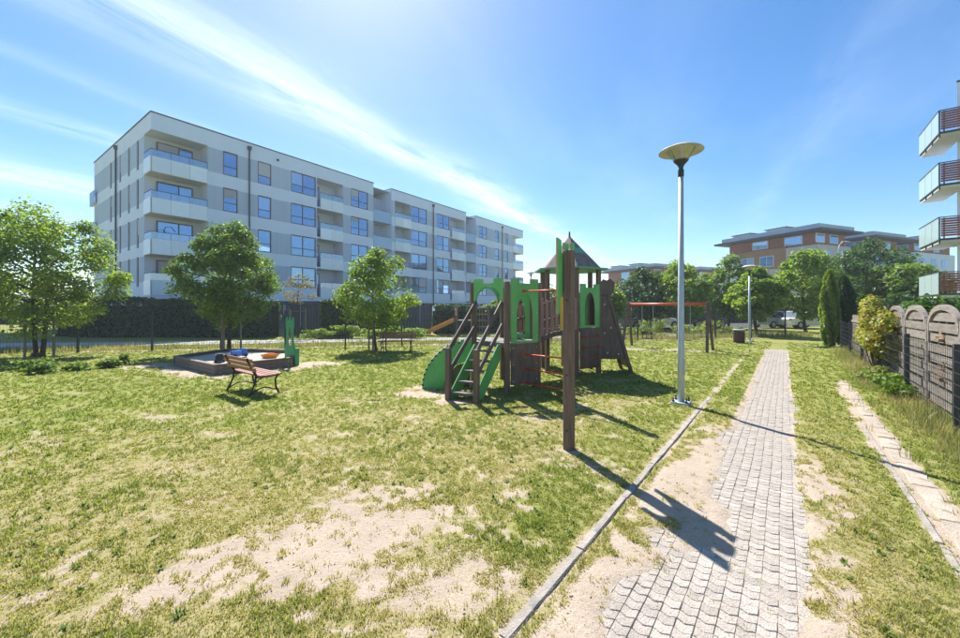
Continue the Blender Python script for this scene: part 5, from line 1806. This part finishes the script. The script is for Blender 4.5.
tree('thin brownish sapling in front of the dark slatted fence', p.x, p.y, 4.0, 1.0, 2.0, 'leafS', 900, .1, 63, .035, nclump=22, clump=.35, name='sapling', stakes=2, tint=.4)
bgt = [
    (606, 29, 286, 322, 1.5, 'leafB', 'fresh green tree just right of castle tower'),
    (645, 33, 266, 322, 2.3, 'leafC', 'dark round tree behind the left end of the swing beam'),
    (682, 31, 262, 322, 2.2, 'leafB', 'light green tree rising behind the near lamp pole'),
    (729, 34, 257, 322, 2.0, 'leafA', 'mid green tree left of the far lamp post'),
    (757, 25.5, 269, 322, 1.6, 'leafB', 'bright yellow-green tree right behind the far lamp post'),
    (806, 29, 246, 322, 2.1, 'leafB', 'large light green tree left of the tall thuja'),
    (866, 31, 240, 318, 2.7, 'leafC', 'large dark green tree right behind the thujas'),
    (902, 28, 262, 318, 2.1, 'leafA', 'green tree below the brick houses, beside the slatted balconies'),
    (938, 26, 283, 316, 1.9, 'leafC', 'dark low tree under the slatted balconies'),
    (550, 36, 288, 320, 2.0, 'leafA', 'distant tree seen beyond the castle bridge'),
    (500, 34, 300, 322, 1.3, 'leafB', 'small bright tree seen through castle arch'),
    (585, 40, 292, 322, 2.2, 'leafA', 'distant tree glimpsed between the two castle towers'),
    (845, 36, 262, 318, 2.4, 'leafA', 'mid green tree between large light and dark trees'),
]
for i, (u, Y, vt, vb, rx, lf, lb) in enumerate(bgt):
    p = at(u, Y=Y)
    tree(lb, p.x, p.y, zat(vt, Y), rx, max(.9, zat(vb, Y) + .25), lf, 6500 if Y < 33 else 5000, .26, 100 + i * 7, .11, nclump=40, clump=.36, group='trees along the street', tint=.45, taper=1.0 + .3 * (i % 3 - 1))

def thuja(label, x, y, H_, r, leaf, n, seed):
    t = thing('thuja', label, 'conifer', (x, y, 0), 0, 'columnar thujas at the garden fence')
    rg = np.random.default_rng(seed)
    MB().tube([(0, 0, -.05), (0, 0, H_ * .9)], [.06, .01], 8).build('trunk', M['bark'], t)
    z = rg.uniform(.02, 1, n) ** 1.15
    w = rg.uniform(0, 2 * np.pi, n)
    prof = np.sin(np.clip(z * 1.15 + .28, 0, np.pi / 2 * 1.0) * 1.0) * (1 - z) ** .55 * 1.25
    lump = 1 + .16 * np.sin(w * 5 + z * 9) + .12 * np.sin(w * 3 - z * 14 + 2)
    rad = r * prof * lump * rg.uniform(.55, 1.05, n) ** .6
    C = np.stack([rad * np.cos(w), rad * np.sin(w), .03 + z * H_], -1)
    N_ = np.stack([np.cos(w), np.sin(w), np.full(n, .1)], -1)
    # upright sprays
    rgn = rg.normal(0, .35, (n, 3))
    nr = N_ + rgn; nr /= np.linalg.norm(nr, axis=1, keepdims=True)
    leaf_mesh('foliage', C, nr, .15, M[leaf], t, seed + 1, np.clip(.5 + .4 * np.sin(w * 5 + z * 9), 0, 1), .4, .2, -2.0)
    return t
p = at(829.5, 346.5)
thuja('tall light green thuja at the end of the low wire fence', p.x, p.y, 3.55, .5, 'leafT', 6500, 5)
p = at(844, Y=18.8)
thuja('dark green thuja standing behind the light green one', p.x, p.y, 3.3, .62, 'leafD', 6500, 9)

# bush with yellow-green and russet leaves in front of the arched fence
def bush(label, a0, lat, H_, ra, rl, n, leaf, seed, lsize=.1, group=None, name='bush', cat='bush', wp=None, nst=20, sr=.012):
    p = wp or W(a0, lat)
    t = thing(name, label, cat, (p.x, p.y, 0), PRZ if wp is None else 0, group)
    rg = np.random.default_rng(seed); rr = random.Random(seed)
    b = MB()
    cl = []
    for i in range(nst):
        q = Vector((rr.uniform(-1, 1) * ra, rr.uniform(-1, 1) * rl, H_ * rr.uniform(.25, .97)))
        q.x *= 1 - .45 * (q.z / H_) ** 3
        cl.append(q)
        limb(b, (rr.uniform(-.15, .15) * ra * 2, 0, -.05), q, sr, sr * .35, rr, .15, 4, 5)
    b.build('stems', M['bark'], t)
    per = n // len(cl)
    for li, (lf, share) in enumerate(leaf):
        Cs, Ns = [], []
        for q in cl:
            k = int(per * share)
            v = rg.normal(0, 1, (k, 3)); v /= np.linalg.norm(v, axis=1, keepdims=True)
            pts = np.array(q) + v * rg.uniform(.1, 1, (k, 1)) ** .5 * np.array([ra * .42, max(rl, .15) * .8, H_ * .17])
            pts[:, 2] = np.maximum(pts[:, 2], .04)
            Cs.append(pts); Ns.append(v + np.array([0, 0, .6]))
        leaf_mesh('foliage', np.concatenate(Cs), np.concatenate(Ns), lsize, M[lf], t, seed + li, np.full(sum(map(len, Cs)), .5), .7)
    return t
bush('tall bush with yellow-green and russet leaves growing through the wire fence', 14.6, 1.98, 1.95, 1.15, .26, 5200, (('leafY', .8), ('leafR', .2)), 17, .1)
bush('russet creeper twig hanging on the arched fence slats', 10.2, 2.2, 1.5, .1, .03, 70, (('leafR', 1.0),), 18, .08, name='creeper', cat='creeper', nst=4, sr=.005)
bush('low green weeds at the foot of the bush by the fence', 11.6, 1.72, .42, .75, .18, 900, (('weed', 1.0),), 19, .08, name='weeds', cat='weeds')
bush('pale green weeds sprouting beside the low wire fence post', 13.4, 1.7, .34, .7, .2, 700, (('tallg', .5), ('weed', .5)), 24, .08, name='weeds', cat='weeds')
for i, (u, v, r_, h, lb) in enumerate(((26, 369, .75, .42, 'broad dark weed clump at the foot of the spreading tree'), (46, 373, .5, .36, 'rounded weed clump beside the broad dark one'), (80, 370, .45, .24, 'low pale weed clump halfway to the sandbox'), (110, 367.5, .42, .34, 'upright weed clump nearest to the sandbox'), (124, 364.5, .16, .42, 'single tall weed sprig next to the upright clump'))):
    bush(lb, 0, 0, h * .72, r_ * .72, r_ * .4, 600 if r_ > .3 else 160, (('weed', 1.0),), 70 + i, .1, 'weed clumps left of the sandbox', 'weed_clump', 'weeds', at(u, v))

def hedge(label, pts, h, th, n, seed, leaf='leafH', hvar=.25):
    """clipped hedge following a polyline: twiggy dark core and a skin of leaves"""
    P_ = [Vector(p) for p in pts]
    t = thing('hedge', label, 'hedge', (P_[0].x, P_[0].y, 0), 0, 'hedges in front of the apartments')
    rg = np.random.default_rng(seed)
    L_ = [(P_[i + 1] - P_[i]).length for i in range(len(P_) - 1)]
    Cs, Ns = [], []
    core = MB()
    for i, l in enumerate(L_):
        d = (P_[i + 1] - P_[i]) / l
        nrm = Vector((d.y, -d.x))
        k = int(n * l / sum(L_))
        s = rg.uniform(0, l, k); f = rg.uniform(0, 1, k)
        hh = h * (1 - hvar * .5 + hvar * fbm(s * .6 + i * 9, s * 0, seed, 3))
        top = f > .72
        side = np.where(rg.uniform(0, 1, k) < .75, 1, -1)
        off = np.where(top, rg.uniform(-1, 1, k) * th / 2, side * th / 2 * rg.uniform(.8, 1.1, k))
        z = np.where(top, hh * rg.uniform(.9, 1.03, k), hh * rg.uniform(0, 1, k) ** .9)
        base = P_[i] - P_[0]
        Cs.append(np.stack([base.x + d.x * s + nrm.x * off, base.y + d.y * s + nrm.y * off, z], -1))
        Ns.append(np.stack([np.where(top, 0, nrm.x * side), np.where(top, 0, nrm.y * side), np.where(top, 1, .35)], -1))
        m0 = base + d * .02; m1 = base + d * (l - .02)
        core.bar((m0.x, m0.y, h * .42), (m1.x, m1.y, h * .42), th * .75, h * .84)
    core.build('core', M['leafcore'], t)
    leaf_mesh('foliage', np.concatenate(Cs), np.concatenate(Ns), .17, M[leaf], t, seed, np.full(sum(map(len, Cs)), .45), .7)
    return t
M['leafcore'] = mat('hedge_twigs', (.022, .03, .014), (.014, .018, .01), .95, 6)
hedge('long dark hedge below the corner of the apartment building', [(-27, 25.6), (-24.0, 24.4), (-12.6, 24.2)], 2.3, 1.0, 12000, 51)
hedge('short clipped hedge block between the two slatted fences', [(-10.0, 24.8), (-8.2, 25.1)], 2.3, .9, 2400, 52)
hedge('hedge behind the distant slide below the apartment balconies', [(-3.2, 27.2), (4.5, 30.2)], 1.9, .9, 5000, 53)
for i, (x_, y_, h_, r_) in enumerate(((-9.3, 22.6, .6, .8), (-7.9, 22.9, .75, .9), (-6.4, 22.9, .55, .7), (-5.2, 23.3, .7, .85), (-3.9, 23.2, .6, .8))):
    bush(('low fresh green shrub beside the sapling stakes', 'broadest low green shrub in the row behind the staked tree', 'smallest low green shrub between two bigger shrubs', 'low green shrub directly behind the staked tree trunk', 'last low green shrub of the row, towards the orange slide')[i], 0, 0, h_, r_, .4, 700, (('leafB', 1.0),), 300 + i, .13, 'low shrubs behind the staked tree', 'shrub', 'shrub', Vector((x_, y_, 0)))
for i, (x_, y_, h_, r_) in enumerate(((7.6, 23.0, .9, .8), (9.4, 23.9, .6, .6), (10.6, 24.2, 1.1, .9), (13.0, 24.6, .7, .9), (15.2, 25.6, .9, .8), (16.4, 25.4, .6, .7))):
    bush(('loose pale shrub behind the slanted leg of the swing', 'small loose shrub behind the toddler swing seat', 'tallest loose pale shrub in the meadow behind the swing', 'low wide shrub behind the flat swing seat', 'loose pale shrub behind the right swing leg', 'small loose shrub near the litter bin')[i], 0, 0, h_, r_, .45, 650, (('leafB', .6), ('tallg', .4)), 320 + i, .13, 'loose shrubs behind the swing', 'shrub', 'shrub', Vector((x_, y_, 0)))
hedge('distant hedge between left tree and apartment building', [(-62, 46), (-36, 42)], 2.4, 1.5, 6000, 56, 'leafC', .5)
hedge('dark hedge beyond the street below the brick houses', [(4, 42.5), (30, 48), (62, 56)], 2.6, 1.4, 9000, 57, 'leafC', .6)
hedge('dark garden hedge beyond the arched fence, under the slatted balconies', [tuple(W(17, 3.6)[:2]), tuple(W(26, 4.6)[:2])], 1.95, .9, 4500, 58, 'leafC', .5)

# ------------------------------------------------------------------ thin volume added round the whole place to stand in for lens flare
hz_ = MB().bx(-1350, 1350, -1350, 1350, -1.2, 19.5)
hm = bpy.data.materials.new('flare_veil')
hm.use_nodes = True
hn = hm.node_tree.nodes
hn.clear()
pv = hn.new('ShaderNodeVolumePrincipled')
pv.inputs['Color'].default_value = (.86, .92, 1, 1)
pv.inputs['Density'].default_value = .00085
pv.inputs['Anisotropy'].default_value = .35
ho = hn.new('ShaderNodeOutputMaterial')
hm.node_tree.links.new(pv.outputs[0], ho.inputs['Volume'])
tag(hz_.build('veil_volume', hm), 'thin pale volume added in place of lens flare veil', 'veil_volume', None, 'stuff')
